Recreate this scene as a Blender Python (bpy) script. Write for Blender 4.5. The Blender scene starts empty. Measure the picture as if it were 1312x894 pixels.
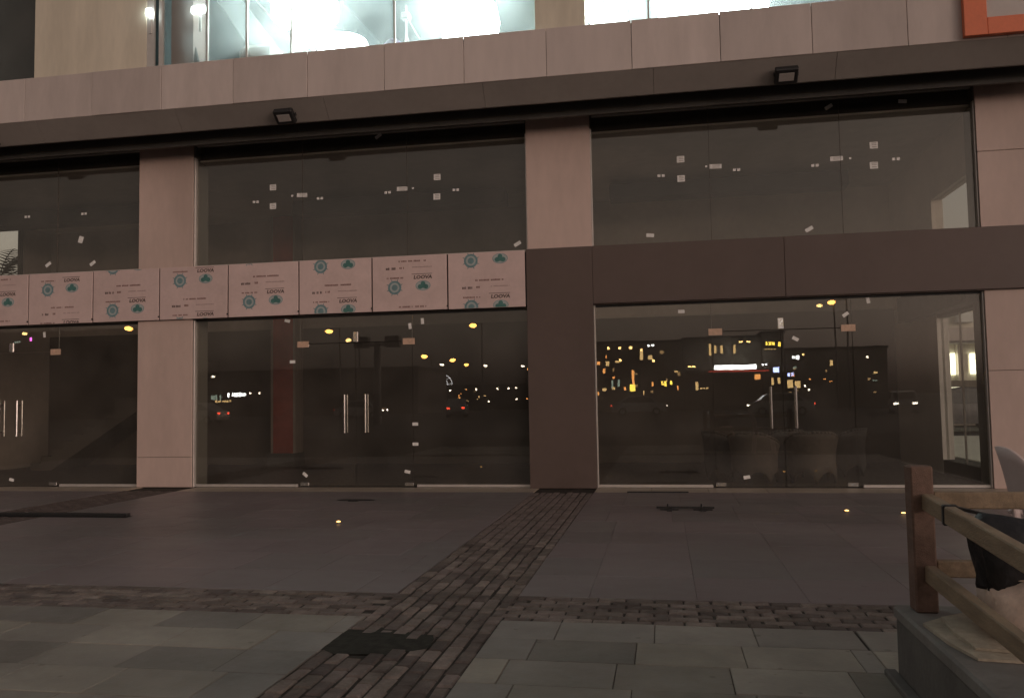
import bpy, bmesh, math, random
from mathutils import Vector, Matrix
random.seed(7)
rad = math.radians
SC = bpy.context.scene
COL = SC.collection

# ------------------------------------------------------------------ camera
YAW, PITCH, ROLL = 0.17767580, 0.0604003, -0.01723262
CAM_POS = Vector((0.0, -14.1, 1.5))
fwd = Vector((-math.sin(YAW) * math.cos(PITCH), math.cos(YAW) * math.cos(PITCH), math.sin(PITCH)))
r0 = Vector((math.cos(YAW), math.sin(YAW), 0))
u0 = r0.cross(fwd)
rt = r0 * math.cos(ROLL) + u0 * math.sin(ROLL)
up = rt.cross(fwd)
cam = bpy.data.cameras.new('camera')
cam.sensor_width = 36.0
cam.lens = 1070.23 / 1312 * 36.0
cam.clip_start, cam.clip_end = 0.05, 3000
camo = bpy.data.objects.new('camera', cam)
m = Matrix((rt, up, -fwd)).transposed().to_4x4()
m.translation = CAM_POS
camo.matrix_world = m
COL.objects.link(camo)
SC.camera = camo

# ------------------------------------------------------------------ world, sun, exposure
SUN_EL, SUN_AZ = 2.5, 126.0            # just above the horizon, off to the right and a little behind the camera
w = bpy.data.worlds.new('World')
SC.world = w
w.use_nodes = True
nt = w.node_tree
nt.nodes.clear()
sky = nt.nodes.new('ShaderNodeTexSky')
sky.sky_type = 'NISHITA'
sky.sun_disc = False
sky.sun_elevation = rad(SUN_EL)
sky.sun_rotation = rad(SUN_AZ)
sky.air_density, sky.dust_density, sky.ozone_density = 1.2, 4.0, 1.0
hs = nt.nodes.new('ShaderNodeHueSaturation')
hs.inputs['Saturation'].default_value = 0.22
tint = nt.nodes.new('ShaderNodeMix')
tint.data_type = 'RGBA'
tint.blend_type = 'MULTIPLY'
tint.inputs[0].default_value = 1.0
tint.inputs[7].default_value = (1.0, 0.85, 0.795, 1)
bg = nt.nodes.new('ShaderNodeBackground')
bg.inputs['Strength'].default_value = 0.15
wo = nt.nodes.new('ShaderNodeOutputWorld')
nt.links.new(sky.outputs[0], hs.inputs['Color'])
nt.links.new(hs.outputs[0], tint.inputs[6])
nt.links.new(tint.outputs[2], bg.inputs['Color'])
nt.links.new(bg.outputs[0], wo.inputs['Surface'])

sun = bpy.data.lights.new('sun', 'SUN')
sun.energy = 0.12
sun.angle = rad(25)
sun.color = (1.0, 0.80, 0.68)
suno = bpy.data.objects.new('sun', sun)
sd = Vector((math.sin(rad(SUN_AZ)), math.cos(rad(SUN_AZ)), math.tan(rad(SUN_EL))))   # towards the sun
suno.rotation_euler = sd.to_track_quat('Z', 'Y').to_euler()
suno.location = (0, -60, 40)
COL.objects.link(suno)

SC.view_settings.view_transform = 'Standard'
SC.view_settings.look = 'None'
SC.view_settings.gamma = 1.0
SC.view_settings.exposure = 1.05
SC.view_settings.use_curve_mapping = False
SC.render.engine = 'CYCLES'
SC.cycles.max_bounces = 10
SC.cycles.transparent_max_bounces = 24
SC.cycles.caustics_reflective = False
SC.cycles.caustics_refractive = False
SC.cycles.sample_clamp_indirect = 4.0

# ------------------------------------------------------------------ materials
MATS = {}
def new_mat(name):
    mt = bpy.data.materials.new(name)
    mt.use_nodes = True
    mt.node_tree.nodes.clear()
    MATS[name] = mt
    return mt, mt.node_tree.nodes, mt.node_tree.links

def pm(name, col, rough=0.6, var=0.12, scale=3.0, bump=0.0, bscale=60.0, metal=0.0, spec=0.5, rnd=0.0, dirt=0.0, stretch=(1, 1, 1), tint2=None, rvar=.2, spots=0.0):
    """principled surface: colour with two scales of noise, per-object variation, fine relief"""
    mt, N, L = new_mat(name)
    out = N.new('ShaderNodeOutputMaterial')
    b = N.new('ShaderNodeBsdfPrincipled')
    L.new(b.outputs[0], out.inputs[0])
    b.inputs['Metallic'].default_value = metal
    b.inputs['Specular IOR Level'].default_value = spec
    tc = N.new('ShaderNodeTexCoord')
    geo = N.new('ShaderNodeNewGeometry')
    mp = N.new('ShaderNodeMapping')
    mp.inputs['Scale'].default_value = stretch
    L.new(geo.outputs['Position'], mp.inputs[0])
    n1 = N.new('ShaderNodeTexNoise'); n1.inputs['Scale'].default_value = scale; n1.inputs['Detail'].default_value = 6; n1.inputs['Roughness'].default_value = .62
    n2 = N.new('ShaderNodeTexNoise'); n2.inputs['Scale'].default_value = scale * 9; n2.inputs['Detail'].default_value = 4
    L.new(mp.outputs[0], n1.inputs[0]); L.new(mp.outputs[0], n2.inputs[0])
    mr = N.new('ShaderNodeMapRange'); mr.inputs[1].default_value = .3; mr.inputs[2].default_value = .7
    mr.inputs[3].default_value = 1 - var; mr.inputs[4].default_value = 1 + var
    L.new(n1.outputs[0], mr.inputs[0])
    mr2 = N.new('ShaderNodeMapRange'); mr2.inputs[1].default_value = .3; mr2.inputs[2].default_value = .7
    mr2.inputs[3].default_value = 1 - var * .5; mr2.inputs[4].default_value = 1 + var * .5
    L.new(n2.outputs[0], mr2.inputs[0])
    mu = N.new('ShaderNodeMath'); mu.operation = 'MULTIPLY'
    L.new(mr.outputs[0], mu.inputs[0]); L.new(mr2.outputs[0], mu.inputs[1])
    last = mu.outputs[0]
    oi = N.new('ShaderNodeObjectInfo')
    if rnd:
        mr3 = N.new('ShaderNodeMapRange'); mr3.inputs[3].default_value = 1 - rnd; mr3.inputs[4].default_value = 1 + rnd
        L.new(oi.outputs['Random'], mr3.inputs[0])
        m3 = N.new('ShaderNodeMath'); m3.operation = 'MULTIPLY'
        L.new(last, m3.inputs[0]); L.new(mr3.outputs[0], m3.inputs[1]); last = m3.outputs[0]
    cm = N.new('ShaderNodeVectorMath'); cm.operation = 'SCALE'
    base = N.new('ShaderNodeRGB'); base.outputs[0].default_value = (*col, 1)
    src = base.outputs[0]
    if tint2:
        mx = N.new('ShaderNodeMix'); mx.data_type = 'RGBA'
        mx.inputs[6].default_value = (*col, 1); mx.inputs[7].default_value = (*tint2, 1)
        wn = N.new('ShaderNodeTexWhiteNoise'); wn.noise_dimensions = '1D'
        L.new(oi.outputs['Random'], wn.inputs['W'])
        L.new(wn.outputs[0], mx.inputs[0]); src = mx.outputs[2]
    L.new(src, cm.inputs[0]); L.new(last, cm.inputs['Scale'])
    cur = cm.outputs[0]
    if dirt:
        n4 = N.new('ShaderNodeTexNoise'); n4.inputs['Scale'].default_value = scale * .35; n4.inputs['Detail'].default_value = 8; n4.inputs['Roughness'].default_value = .7
        L.new(mp.outputs[0], n4.inputs[0])
        r4 = N.new('ShaderNodeMapRange'); r4.inputs[1].default_value = .48; r4.inputs[2].default_value = .68; r4.inputs[3].default_value = 0; r4.inputs[4].default_value = dirt
        L.new(n4.outputs[0], r4.inputs[0])
        mx2 = N.new('ShaderNodeMix'); mx2.data_type = 'RGBA'
        L.new(r4.outputs[0], mx2.inputs[0]); L.new(cur, mx2.inputs[6])
        mx2.inputs[7].default_value = (col[0] * .35, col[1] * .33, col[2] * .3, 1)
        cur = mx2.outputs[2]
    if spots:
        vz = N.new('ShaderNodeTexVoronoi'); vz.inputs['Scale'].default_value = 5.5; vz.inputs['Randomness'].default_value = 1.0
        L.new(geo.outputs['Position'], vz.inputs['Vector'])
        nz5 = N.new('ShaderNodeTexNoise'); nz5.inputs['Scale'].default_value = 3.0; nz5.inputs['Detail'].default_value = 5
        L.new(geo.outputs['Position'], nz5.inputs[0])
        th = N.new('ShaderNodeMath'); th.operation = 'MULTIPLY_ADD'; th.inputs[1].default_value = .55; th.inputs[2].default_value = -.20
        L.new(nz5.outputs[0], th.inputs[0])
        df5 = N.new('ShaderNodeMath'); df5.operation = 'SUBTRACT'
        L.new(th.outputs[0], df5.inputs[0]); L.new(vz.outputs['Distance'], df5.inputs[1])
        r5 = N.new('ShaderNodeMapRange'); r5.inputs[1].default_value = -.01; r5.inputs[2].default_value = .03; r5.inputs[3].default_value = 0; r5.inputs[4].default_value = spots
        L.new(df5.outputs[0], r5.inputs[0])
        mx5 = N.new('ShaderNodeMix'); mx5.data_type = 'RGBA'
        L.new(r5.outputs[0], mx5.inputs[0]); L.new(cur, mx5.inputs[6]); mx5.inputs[7].default_value = (col[0] * .4, col[1] * .39, col[2] * .38, 1)
        cur = mx5.outputs[2]
    L.new(cur, b.inputs['Base Color'])
    rr = N.new('ShaderNodeMapRange'); rr.inputs[1].default_value = .3; rr.inputs[2].default_value = .7
    rr.inputs[3].default_value = max(.02, rough * (1 - rvar)); rr.inputs[4].default_value = min(1, rough * (1 + rvar))
    L.new(n2.outputs[0], rr.inputs[0]); L.new(rr.outputs[0], b.inputs['Roughness'])
    if bump:
        n3 = N.new('ShaderNodeTexNoise'); n3.inputs['Scale'].default_value = bscale; n3.inputs['Detail'].default_value = 5
        L.new(mp.outputs[0], n3.inputs[0])
        bp = N.new('ShaderNodeBump'); bp.inputs['Strength'].default_value = bump; bp.inputs['Distance'].default_value = .01
        L.new(n3.outputs[0], bp.inputs['Height']); L.new(bp.outputs[0], b.inputs['Normal'])
    return mt

def glass(name, tintc, refl, veil=0.0, veil_col=(.9, .95, .95), veil_diffuse=.25):
    mt, N, L = new_mat(name)
    out = N.new('ShaderNodeOutputMaterial')
    tr = N.new('ShaderNodeBsdfTransparent'); tr.inputs[0].default_value = (*tintc, 1)
    gl = N.new('ShaderNodeBsdfGlossy'); gl.inputs['Roughness'].default_value = 0.0
    gl.inputs['Color'].default_value = (1, .97, .92, 1)
    lw = N.new('ShaderNodeLayerWeight'); lw.inputs[0].default_value = .5
    gw = N.new('ShaderNodeNewGeometry'); wz = N.new('ShaderNodeTexNoise'); wz.inputs['Scale'].default_value = 1.6; wz.inputs['Detail'].default_value = 1.5
    wb = N.new('ShaderNodeBump'); wb.inputs['Strength'].default_value = 1.0; wb.inputs['Distance'].default_value = .00028
    L.new(gw.outputs['Position'], wz.inputs[0]); L.new(wz.outputs[0], wb.inputs['Height']); L.new(wb.outputs[0], gl.inputs['Normal'])
    pw = N.new('ShaderNodeMath'); pw.operation = 'POWER'; pw.inputs[1].default_value = 5
    L.new(lw.outputs['Facing'], pw.inputs[0])
    mr = N.new('ShaderNodeMapRange'); mr.inputs[3].default_value = refl; mr.inputs[4].default_value = .9 if refl > .02 else .5
    L.new(pw.outputs[0], mr.inputs[0])
    mx = N.new('ShaderNodeMixShader')
    L.new(mr.outputs[0], mx.inputs[0])
    first = tr.outputs[0]
    if veil:  # scatter layer stands in for lens bloom and a hazy veil over the panes
        tl = N.new('ShaderNodeBsdfTranslucent'); tl.inputs[0].default_value = (*veil_col, 1)
        df = N.new('ShaderNodeBsdfDiffuse'); df.inputs[0].default_value = (.55, .50, .45, 1)
        ad = N.new('ShaderNodeMixShader'); ad.inputs[0].default_value = veil_diffuse
        L.new(tl.outputs[0], ad.inputs[1]); L.new(df.outputs[0], ad.inputs[2])
        m2 = N.new('ShaderNodeMixShader')
        tc = N.new('ShaderNodeNewGeometry')
        nz = N.new('ShaderNodeTexNoise'); nz.inputs['Scale'].default_value = 1.3; nz.inputs['Detail'].default_value = 8
        L.new(tc.outputs['Position'], nz.inputs[0])
        fr = N.new('ShaderNodeMapRange'); fr.inputs[1].default_value = .3; fr.inputs[2].default_value = .75; fr.inputs[3].default_value = veil * .5; fr.inputs[4].default_value = veil * 1.5
        L.new(nz.outputs[0], fr.inputs[0]); L.new(fr.outputs[0], m2.inputs[0])
        L.new(tr.outputs[0], m2.inputs[1]); L.new(ad.outputs[0], m2.inputs[2])
        first = m2.outputs[0]
    L.new(first, mx.inputs[1]); L.new(gl.outputs[0], mx.inputs[2])
    L.new(mx.outputs[0], out.inputs[0])
    return mt

def em(name, col, s):
    mt, N, L = new_mat(name)
    out = N.new('ShaderNodeOutputMaterial'); e = N.new('ShaderNodeEmission')
    e.inputs[0].default_value = (*col, 1); e.inputs[1].default_value = s
    L.new(e.outputs[0], out.inputs[0])
    return mt

def wood(name, col):
    mt = pm(name, col, .75, .25, 4, .5, 40, stretch=(6, 1, 6), dirt=.4)
    return mt

pm('panel_beige', (.63, .485, .425), .42, .07, .9, .03, 200, rnd=.04, dirt=.28, stretch=(1, 1, .35))
pm('pillar_return', (.22, .21, .18), .7, .06, 1)  # darker than the cladding: dimming behind the glass put into colour
pm('shop_wall_low', (.115, .097, .082), .8, .15, .8, dirt=.3)  # dark tone carries the dimness of the lower shop interior
pm('fascia_beige', (.60, .515, .475), .42, .07, .8, .03, 200, rnd=.09, dirt=.35, stretch=(1, 1, .25))
pm('soffit_grey', (.30, .27, .245), .6, .08, 1.0, rnd=.03)
pm('header_dark', (.10, .096, .086), .6, .15, 2)
pm('brown_panel', (.115, .082, .07), .45, .07, 1.0, .03, 200, rnd=.03, dirt=.2)
pm('film_white', (.68, .525, .49), .38, .05, 2.0, .25, 9, rnd=.04, dirt=.15)
pm('print_green', (.075, .20, .18), .5, .2, 20)
pm('print_teal', (.17, .285, .30), .5, .2, 20)
pm('print_pale', (.42, .46, .45), .5, .1, 20)
pm('print_dark', (.14, .095, .085), .5, .2, 20)
pm('print_red', (.26, .14, .12), .5, .2, 20)
pm('print_faint', (.46, .33, .31), .5, .1, 20)
pm('joint_dark', (.05, .035, .03), .8, .1)
pm('aluminium', (.62, .58, .54), .35, .06, 8, metal=.35)
pm('steel', (.62, .60, .57), .22, .05, 8, metal=1.0)
pm('black_metal', (.02, .02, .02), .45, .15, 8)
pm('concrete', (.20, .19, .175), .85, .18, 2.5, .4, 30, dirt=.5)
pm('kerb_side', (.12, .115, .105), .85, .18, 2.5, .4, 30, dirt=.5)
pm('tile_plaza', (.225, .186, .186), .42, .10, .5, 0, 6, rnd=.07, dirt=.42, tint2=(.200, .182, .176), spec=.4, stretch=(.6, 1, 1), rvar=.12, spots=.30)
pm('tile_walk', (.29, .262, .215), .55, .20, 1.6, .25, 40, rnd=.26, dirt=.40, tint2=(.222, .205, .185), spec=.3, spots=.45)
pm('tile_band', (.42, .35, .275), .40, .12, 1.2, .12, 30, rnd=.05, dirt=.3, spec=.4, spots=.3)
pm('brick', (.215, .18, .155), .8, .3, 6, .7, 45, rnd=.35, dirt=.5, tint2=(.145, .118, .108), spec=.2)
pm('mortar', (.062, .055, .048), .95, .3, 8, .6, 60, dirt=.5, spec=.1)
pm('damp_patch', (.045, .045, .038), .95, .3, 12, .5, 50, spec=.08)
pm('asphalt', (.05, .05, .05), .9, .2, .6, .3, 30)
pm('road_paint', (.55, .55, .52), .7, .15, 4, dirt=.4)
pm('shop_floor', (.085, .075, .066), .5, .15, 1.2, dirt=.4)
pm('shop_wall', (.42, .36, .315), .85, .10, .8, dirt=.3)
pm('shop_wall_right', (.72, .64, .57), .85, .08, .8, dirt=.25)  # lighter than the other shop wall: brightness of the side-lit unit put into colour
pm('shop_ceiling', (.74, .71, .66), .9, .10, .7, dirt=.3)
pm('side_panel', (.85, .82, .78), .6, .06, 1)
pm('duct_dark', (.06, .06, .055), .7, .2, 3)
pm('red_pillar', (.36, .075, .055), .6, .15, 3, dirt=.3)
pm('pillar_edge', (.30, .25, .21), .6, .1, 3)
pm('upper_wall', (.74, .67, .54), .7, .06, 1.0, dirt=.25, stretch=(2, 1, .4))
pm('room_white', (.36, .42, .42), .8, .06, 1)
pm('room_dark', (.07, .10, .105), .7, .2, 1)
pm('room_column', (.32, .24, .21), .7, .08, 1)
pm('sticker', (.88, .86, .82), .6, .1, 30)
pm('sticker_print', (.5, .48, .45), .6, .1, 30)
pm('sticker_orange', (.62, .42, .30), .55, .15, 30)
pm('orange_sign', (.74, .19, .085), .4, .06, 3)
pm('sign_face', (.52, .47, .44), .5, .05, 2)
wood('timber', (.27, .20, .13))
wood('timber_red', (.17, .105, .078))
pm('board_old', (.40, .35, .27), .85, .25, 5, .5, 40, dirt=.5)
pm('sack_white', (.74, .58, .48), .7, .15, 7, .6, 22, dirt=.3)
pm('bag_black', (.012, .012, .014), .5, .3, 9, .6, 25)
pm('chair_plastic', (.56, .47, .45), .4, .06, 6)
pm('rattan', (.085, .068, .054), .7, .2, 14, .8, 120)
pm('rattan_dark', (.07, .062, .058), .7, .2, 14, .8, 120)
pm('plaster_far', (.30, .27, .23), .9, .15, .2, rnd=.2)
pm('plaster_dark', (.10, .095, .09), .9, .15, .2)
pm('plaster_cream', (.78, .74, .64), .9, .1, .3)
pm('pave_pale', (.76, .77, .68), .7, .12, .8, dirt=.2)
pm('car_paint', (.06, .06, .065), .25, .05, 1, spec=.6)
pm('car_silver', (.4, .4, .4), .3, .05, 1, metal=.5)
pm('tyre', (.015, .015, .015), .8, .1, 5)
pm('car_glass', (.01, .012, .013), .08, .05, 1, spec=.8)
pm('pole_paint', (.10, .10, .10), .5, .1, 2)
pm('bark', (.09, .07, .05), .9, .3, 6, .8, 20)
pm('frond', (.045, .06, .03), .6, .3, 8)
pm('purple_cloth', (.16, .10, .2), .8, .2, 8)
pm('white_plastic', (.7, .72, .7), .5, .05, 4)
G_SHOP = glass('glass_shop', (.90, .90, .875), .052, veil=.046, veil_col=(.6, .55, .5), veil_diffuse=.8)  # scatter adds a hazy veil that lifts the blacks
G_UP = glass('glass_upper', (.93, .96, .96), .03, veil=.17)  # stronger scatter imitates bloom around the lamps behind
G_SIDE = glass('glass_side', (.97, .98, .96), .012)
em('led_panel', (.86, 1.0, .97), 15.0)
em('led_soft', (.86, 1.0, .96), 6.0)
em('lamp_sodium', (1.0, .45, .10), 16.0)
em('lamp_white', (1.0, .86, .66), 11.0)
em('lamp_warm', (1.0, .62, .22), 10.0)
em('win_warm', (1.0, .66, .28), 2.70)
em('win_orange', (1.0, .42, .12), 4.05)
em('win_green', (.75, .95, .80), 1.05)
em('sign_yellow', (1.0, .72, .10), 7.00)
em('sign_white', (.95, 1.0, 1.0), 12.00)
em('sign_red', (1.0, .10, .06), 1.6)
em('sign_blue', (.40, .48, 1.0), 10.80)
em('win_dim', (1.0, .62, .28), 1.0)
em('sign_magenta', (1.0, .15, .75), 8.40)
em('head_light', (1.0, .90, .74), 12.0)
em('tail_light', (1.0, .08, .04), 6.30)
em('shop_light', (1.0, .93, .70), 2.2)
em('ring_dim', (.95, .95, 1.0), 2.5)
em('ground_amber', (1.0, .50, .14), 2.6)

# ------------------------------------------------------------------ helpers
OFF = {None: Vector((0, 0, 0))}
class MB:
    def __init__(s): s.v = []; s.f = []
    def add(s, vs, fs):
        n = len(s.v); s.v += [Vector(v) for v in vs]; s.f += [tuple(i + n for i in f) for f in fs]; return s
    def box(s, x0, x1, y0, y1, z0, z1, c=0.0):
        if c <= 0:
            return s.add([(x0, y0, z0), (x1, y0, z0), (x1, y1, z0), (x0, y1, z0), (x0, y0, z1), (x1, y0, z1), (x1, y1, z1), (x0, y1, z1)],
                         [(3, 2, 1, 0), (4, 5, 6, 7), (0, 1, 5, 4), (1, 2, 6, 5), (2, 3, 7, 6), (3, 0, 4, 7)])
        bm = bmesh.new(); bmesh.ops.create_cube(bm, size=1)
        for v in bm.verts: v.co = Vector(((x0 + x1) / 2 + v.co.x * (x1 - x0), (y0 + y1) / 2 + v.co.y * (y1 - y0), (z0 + z1) / 2 + v.co.z * (z1 - z0)))
        bmesh.ops.bevel(bm, geom=bm.edges[:], offset=c, segments=1, affect='EDGES', profile=.5)
        return s.bm(bm)
    def bm(s, bm, M=None):
        bm.verts.index_update()
        s.add([(M @ v.co if M else v.co) for v in bm.verts], [[v.index for v in f.verts] for f in bm.faces]); bm.free(); return s
    def obox(s, c, size, M3, bev=0.0):
        """box of given size, centred at c and turned by the 3x3 matrix"""
        t = MB().box(-size[0] / 2, size[0] / 2, -size[1] / 2, size[1] / 2, -size[2] / 2, size[2] / 2, bev)
        return s.add([M3 @ v + Vector(c) for v in t.v], t.f)
    def bar(s, p, q, wd, ht, bev=0.0):
        p, q = Vector(p), Vector(q); d = q - p
        y = d.normalized(); x = y.cross(Vector((0, 0, 1)))
        x = Vector((1, 0, 0)) if x.length < 1e-4 else x.normalized()
        z = x.cross(y)
        return s.obox((p + q) / 2, (wd, d.length, ht), Matrix((x, y, z)).transposed(), bev)
    def tube(s, p, q, r0, r1=None, n=10):
        r1 = r0 if r1 is None else r1
        p, q = Vector(p), Vector(q); d = (q - p).normalized()
        x = d.orthogonal().normalized(); y = d.cross(x)
        vs = []
        for c, r in ((p, r0), (q, r1)):
            for i in range(n):
                a = 2 * math.pi * i / n; vs.append(c + (x * math.cos(a) + y * math.sin(a)) * r)
        fs = [(i, (i + 1) % n, n + (i + 1) % n, n + i) for i in range(n)] + [tuple(range(n))[::-1], tuple(range(n, 2 * n))]
        return s.add(vs, fs)
    def lathe(s, c, prof, n=20, ax=Vector((0, 0, 1))):
        """profile of (radius, height) turned about the vertical axis through c"""
        vs = []; fs = []
        for r, h in prof:
            for i in range(n):
                a = 2 * math.pi * i / n; vs.append(Vector(c) + Vector((r * math.cos(a), r * math.sin(a), h)))
        for k in range(len(prof) - 1):
            for i in range(n):
                j = (i + 1) % n; fs.append((k * n + i, k * n + j, (k + 1) * n + j, (k + 1) * n + i))
        fs += [tuple(range(n))[::-1], tuple(range((len(prof) - 1) * n, len(prof) * n))]
        return s.add(vs, fs)
    def prism(s, pts, y0, y1):
        """polygon in x,z pushed from y0 to y1"""
        n = len(pts)
        vs = [(x, y0, z) for x, z in pts] + [(x, y1, z) for x, z in pts]
        return s.add(vs, [tuple(range(n)), tuple(range(2 * n - 1, n - 1, -1))] + [(i, n + i, n + (i + 1) % n, (i + 1) % n) for i in range(n)])
    def mesh(s, name, mat, origin, smooth=False):
        me = bpy.data.meshes.new(name)
        me.from_pydata([v - origin for v in s.v], [], s.f)
        bm = bmesh.new(); bm.from_mesh(me); bmesh.ops.recalc_face_normals(bm, faces=bm.faces[:]); bm.to_mesh(me); bm.free()
        if smooth:
            for p in me.polygons: p.use_smooth = True
        me.materials.append(MATS[mat] if isinstance(mat, str) else mat)
        return me
    def build(s, name, mat, parent=None, smooth=False, origin=None):
        if origin is None:
            lo = Vector([min(v[i] for v in s.v) for i in range(3)]); hi = Vector([max(v[i] for v in s.v) for i in range(3)])
            origin = Vector(((lo.x + hi.x) / 2, (lo.y + hi.y) / 2, lo.z))
        origin = Vector(origin)
        o = bpy.data.objects.new(name, s.mesh(name, mat, origin, smooth))
        o.location = origin - OFF[parent]
        o.parent = parent
        COL.objects.link(o)
        OFF[o] = origin
        return o

def tag(o, label=None, cat=None, group=None, kind=None):
    if label: o['label'] = label
    if cat: o['category'] = cat
    if group: o['group'] = group
    if kind: o['kind'] = kind
    return o
def empty(name, loc, label=None, cat=None, group=None, kind=None):
    o = bpy.data.objects.new(name, None)
    o.empty_display_size = .2
    o.location = loc
    COL.objects.link(o)
    OFF[o] = Vector(loc)
    return tag(o, label, cat, group, kind)
def inst(src, name, loc, parent, rz=0.0, tilt=(0, 0), scale=None):
    o = bpy.data.objects.new(name, src)
    o.location = Vector(loc) - OFF[parent]
    o.rotation_euler = (tilt[0], tilt[1], rz)
    if scale: o.scale = scale
    o.parent = parent
    COL.objects.link(o)
    return o
def copy_tree(o, loc, rz=None, label=None, parent=None):
    c = o.copy(); COL.objects.link(c); c.parent = parent
    if parent is None:
        c.location = loc
        if rz is not None: c.rotation_euler = (0, 0, rz)
        if label: c['label'] = label
    for ch in [x for x in o.children]:
        copy_tree(ch, None, parent=c)
    return c
def bx(name, mat, parent, *a, c=0.0, **k):
    return MB().box(*a, c=c).build(name, mat, parent, **k)

# ================================================================== GROUND
g = MB()
g.add([(-1500, -1500, -.03), (1500, -1500, -.03), (1500, 1500, -.03), (-1500, 1500, -.03)], [(0, 1, 2, 3)])
tag(g.build('ground', 'asphalt'), kind='structure')
bed = bx('paving_bed', 'mortar', None, -30, 14, -20, .35, -.025, -.012)
tag(bed, kind='structure')

LS0, LS1 = -2.10, -1.13          # brick strip in front of the brown pillar
LF0, LF1 = -9.52, -8.45          # brick strip in front of the pale pillar
LR0, LR1 = 5.2, 6.2
CS0, CS1 = -8.40, -7.70          # brick strip along the facade

def frustum(sx, sy, h, ch, name, mat):
    """paving unit with chamfered top edges, origin at its top centre"""
    x, y = sx / 2, sy / 2
    v = [(-x, -y, -h), (x, -y, -h), (x, y, -h), (-x, y, -h), (-x, -y, -ch), (x, -y, -ch), (x, y, -ch), (-x, y, -ch),
         (-x + ch, -y + ch, 0), (x - ch, -y + ch, 0), (x - ch, y - ch, 0), (-x + ch, y - ch, 0)]
    f = [(0, 1, 5, 4), (1, 2, 6, 5), (2, 3, 7, 6), (3, 0, 4, 7), (4, 5, 9, 8), (5, 6, 10, 9), (6, 7, 11, 10), (7, 4, 8, 11), (8, 9, 10, 11)]
    return MB().add(v, f).mesh(name, mat, Vector((0, 0, 0)))

def tile_field(name, mat, rects, tw, td, gap, h, parent_label, stagger=True, jit=.0012, ch=.004):
    root = empty(name, (0, (rects[0][2] + rects[0][3]) / 2, 0), kind='structure')
    cache = {}
    row = 0
    n = 0
    for (x0, x1, y0, y1) in rects:
        ny = max(1, round((y1 - y0) / td)); dy = (y1 - y0) / ny
        for j in range(ny):
            off = random.choice((0, .33, .5, .66)) * tw if stagger else 0
            x = x0 - off
            while x < x1 - .02:
                a, b = max(x, x0), min(x + tw, x1)
                x += tw
                if b - a < .02: continue
                key = (round(b - a, 3), round(dy, 3))
                if key not in cache: cache[key] = frustum(b - a - gap, dy - gap, h, ch, 'tile', mat)
                inst(cache[key], 'tile', ((a + b) / 2, y0 + dy * (j + .5), random.uniform(-jit, jit)), root, tilt=(random.uniform(-1, 1) * jit * 1.5, random.uniform(-1, 1) * jit * 1.5))
                n += 1
    return root
# polished plaza between the facade and the cross strip (bays between the long brick strips)
tile_field('plaza_paving', 'tile_plaza', [(LF1, LS0, CS1, -.62), (LS1, LR0, CS1, -.62)], .80, .79, .0022, .012, '', True, .0006, .002)
tile_field('outer_plaza_paving', 'tile_plaza', [(-17.0, LF0, CS1, -.62)], 1.2, 1.18, .004, .012, '', True, .0006)
tile_field('threshold_paving', 'tile_band', [(-17.0, LF0, -.615, .06), (LF1, LS0, -.615, .06), (LS1, LR0, -.615, .06)], .9, .66, .004, .010, '', False, .0005)
# walkway nearer the camera
tile_field('walkway_paving', 'tile_walk', [(-7.2, LS0, -12.2, CS0), (LS1, 1.16, -12.2, CS0), (1.162, 3.4, -9.26, CS0)], .62, .44, .004, .012, '', True, .0022)

def brick_strip(name, x0, x1, y0, y1, along, limit, skip=None):
    root = empty(name, ((x0 + x1) / 2, (y0 + y1) / 2, 0), kind='structure')
    BL, BW = .205, .105
    ms = [frustum(BL - g_, BW - g_, .022, c_, 'brick', 'brick') for g_, c_ in ((.010, .008), (.016, .012), (.008, .010))]
    cells = []
    if along == 'x':
        nr = round((y1 - y0) / BW); d = (y1 - y0) / nr
        for j in range(nr):
            x = x0 - (j % 2) * BL / 2
            while x < x1 - .08:
                cells.append((x + BL / 2, y0 + d * (j + .5), 0)); x += BL
    else:
        nr = round((x1 - x0) / BW); d = (x1 - x0) / nr
        for j in range(nr):
            y = y0 - (j % 2) * BL / 2
            while y < y1 - .08:
                cells.append((x0 + d * (j + .5), y + BL / 2, math.pi / 2)); y += BL
    cells = [c for c in cells if not (skip and skip(c[0], c[1]))]
    cells.sort(key=lambda c: (c[0] - 0) ** 2 + (c[1] + 14.1) ** 2)
    rest = MB()
    for k, (x, y, rz) in enumerate(cells):
        z = random.uniform(-.006, .003); t = (random.uniform(-.02, .02), random.uniform(-.02, .02)); r = rz + random.uniform(-.035, .035)
        if k < limit:
            inst(random.choice(ms), 'brick', (x + random.uniform(-.004, .004), y + random.uniform(-.004, .004), z), root, r, t)
        else:
            M = Matrix.Translation((x, y, z)) @ Matrix.Rotation(r, 4, 'Z')
            me = ms[k % 3]
            rest.add([M @ v.co for v in me.vertices], [tuple(p.vertices) for p in me.polygons])
    if rest.v:
        tag(rest.build('bricks', 'brick', root), kind='stuff')
    return root
RH = random.Random(3)
def hole(x, y):
    return RH.random() < .72 and (((x + 1.86) / .30) ** 2 + ((y + 9.02) / .26) ** 2 < 1 or ((x + 1.7) / .2) ** 2 + ((y + 8.8) / .14) ** 2 < 1)
brick_strip('brick_strip', LS0, LS1, -12.2, -.64, 'y', 300, hole)
brick_strip('cross_brick_strip', -7.2, LS0, CS0, CS1, 'x', 290)
brick_strip('cross_brick_strip', LS1, 3.4, CS0, CS1, 'x', 290)
brick_strip('far_brick_strip', LF0, LF1, CS1, -.64, 'y', 120)
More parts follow.
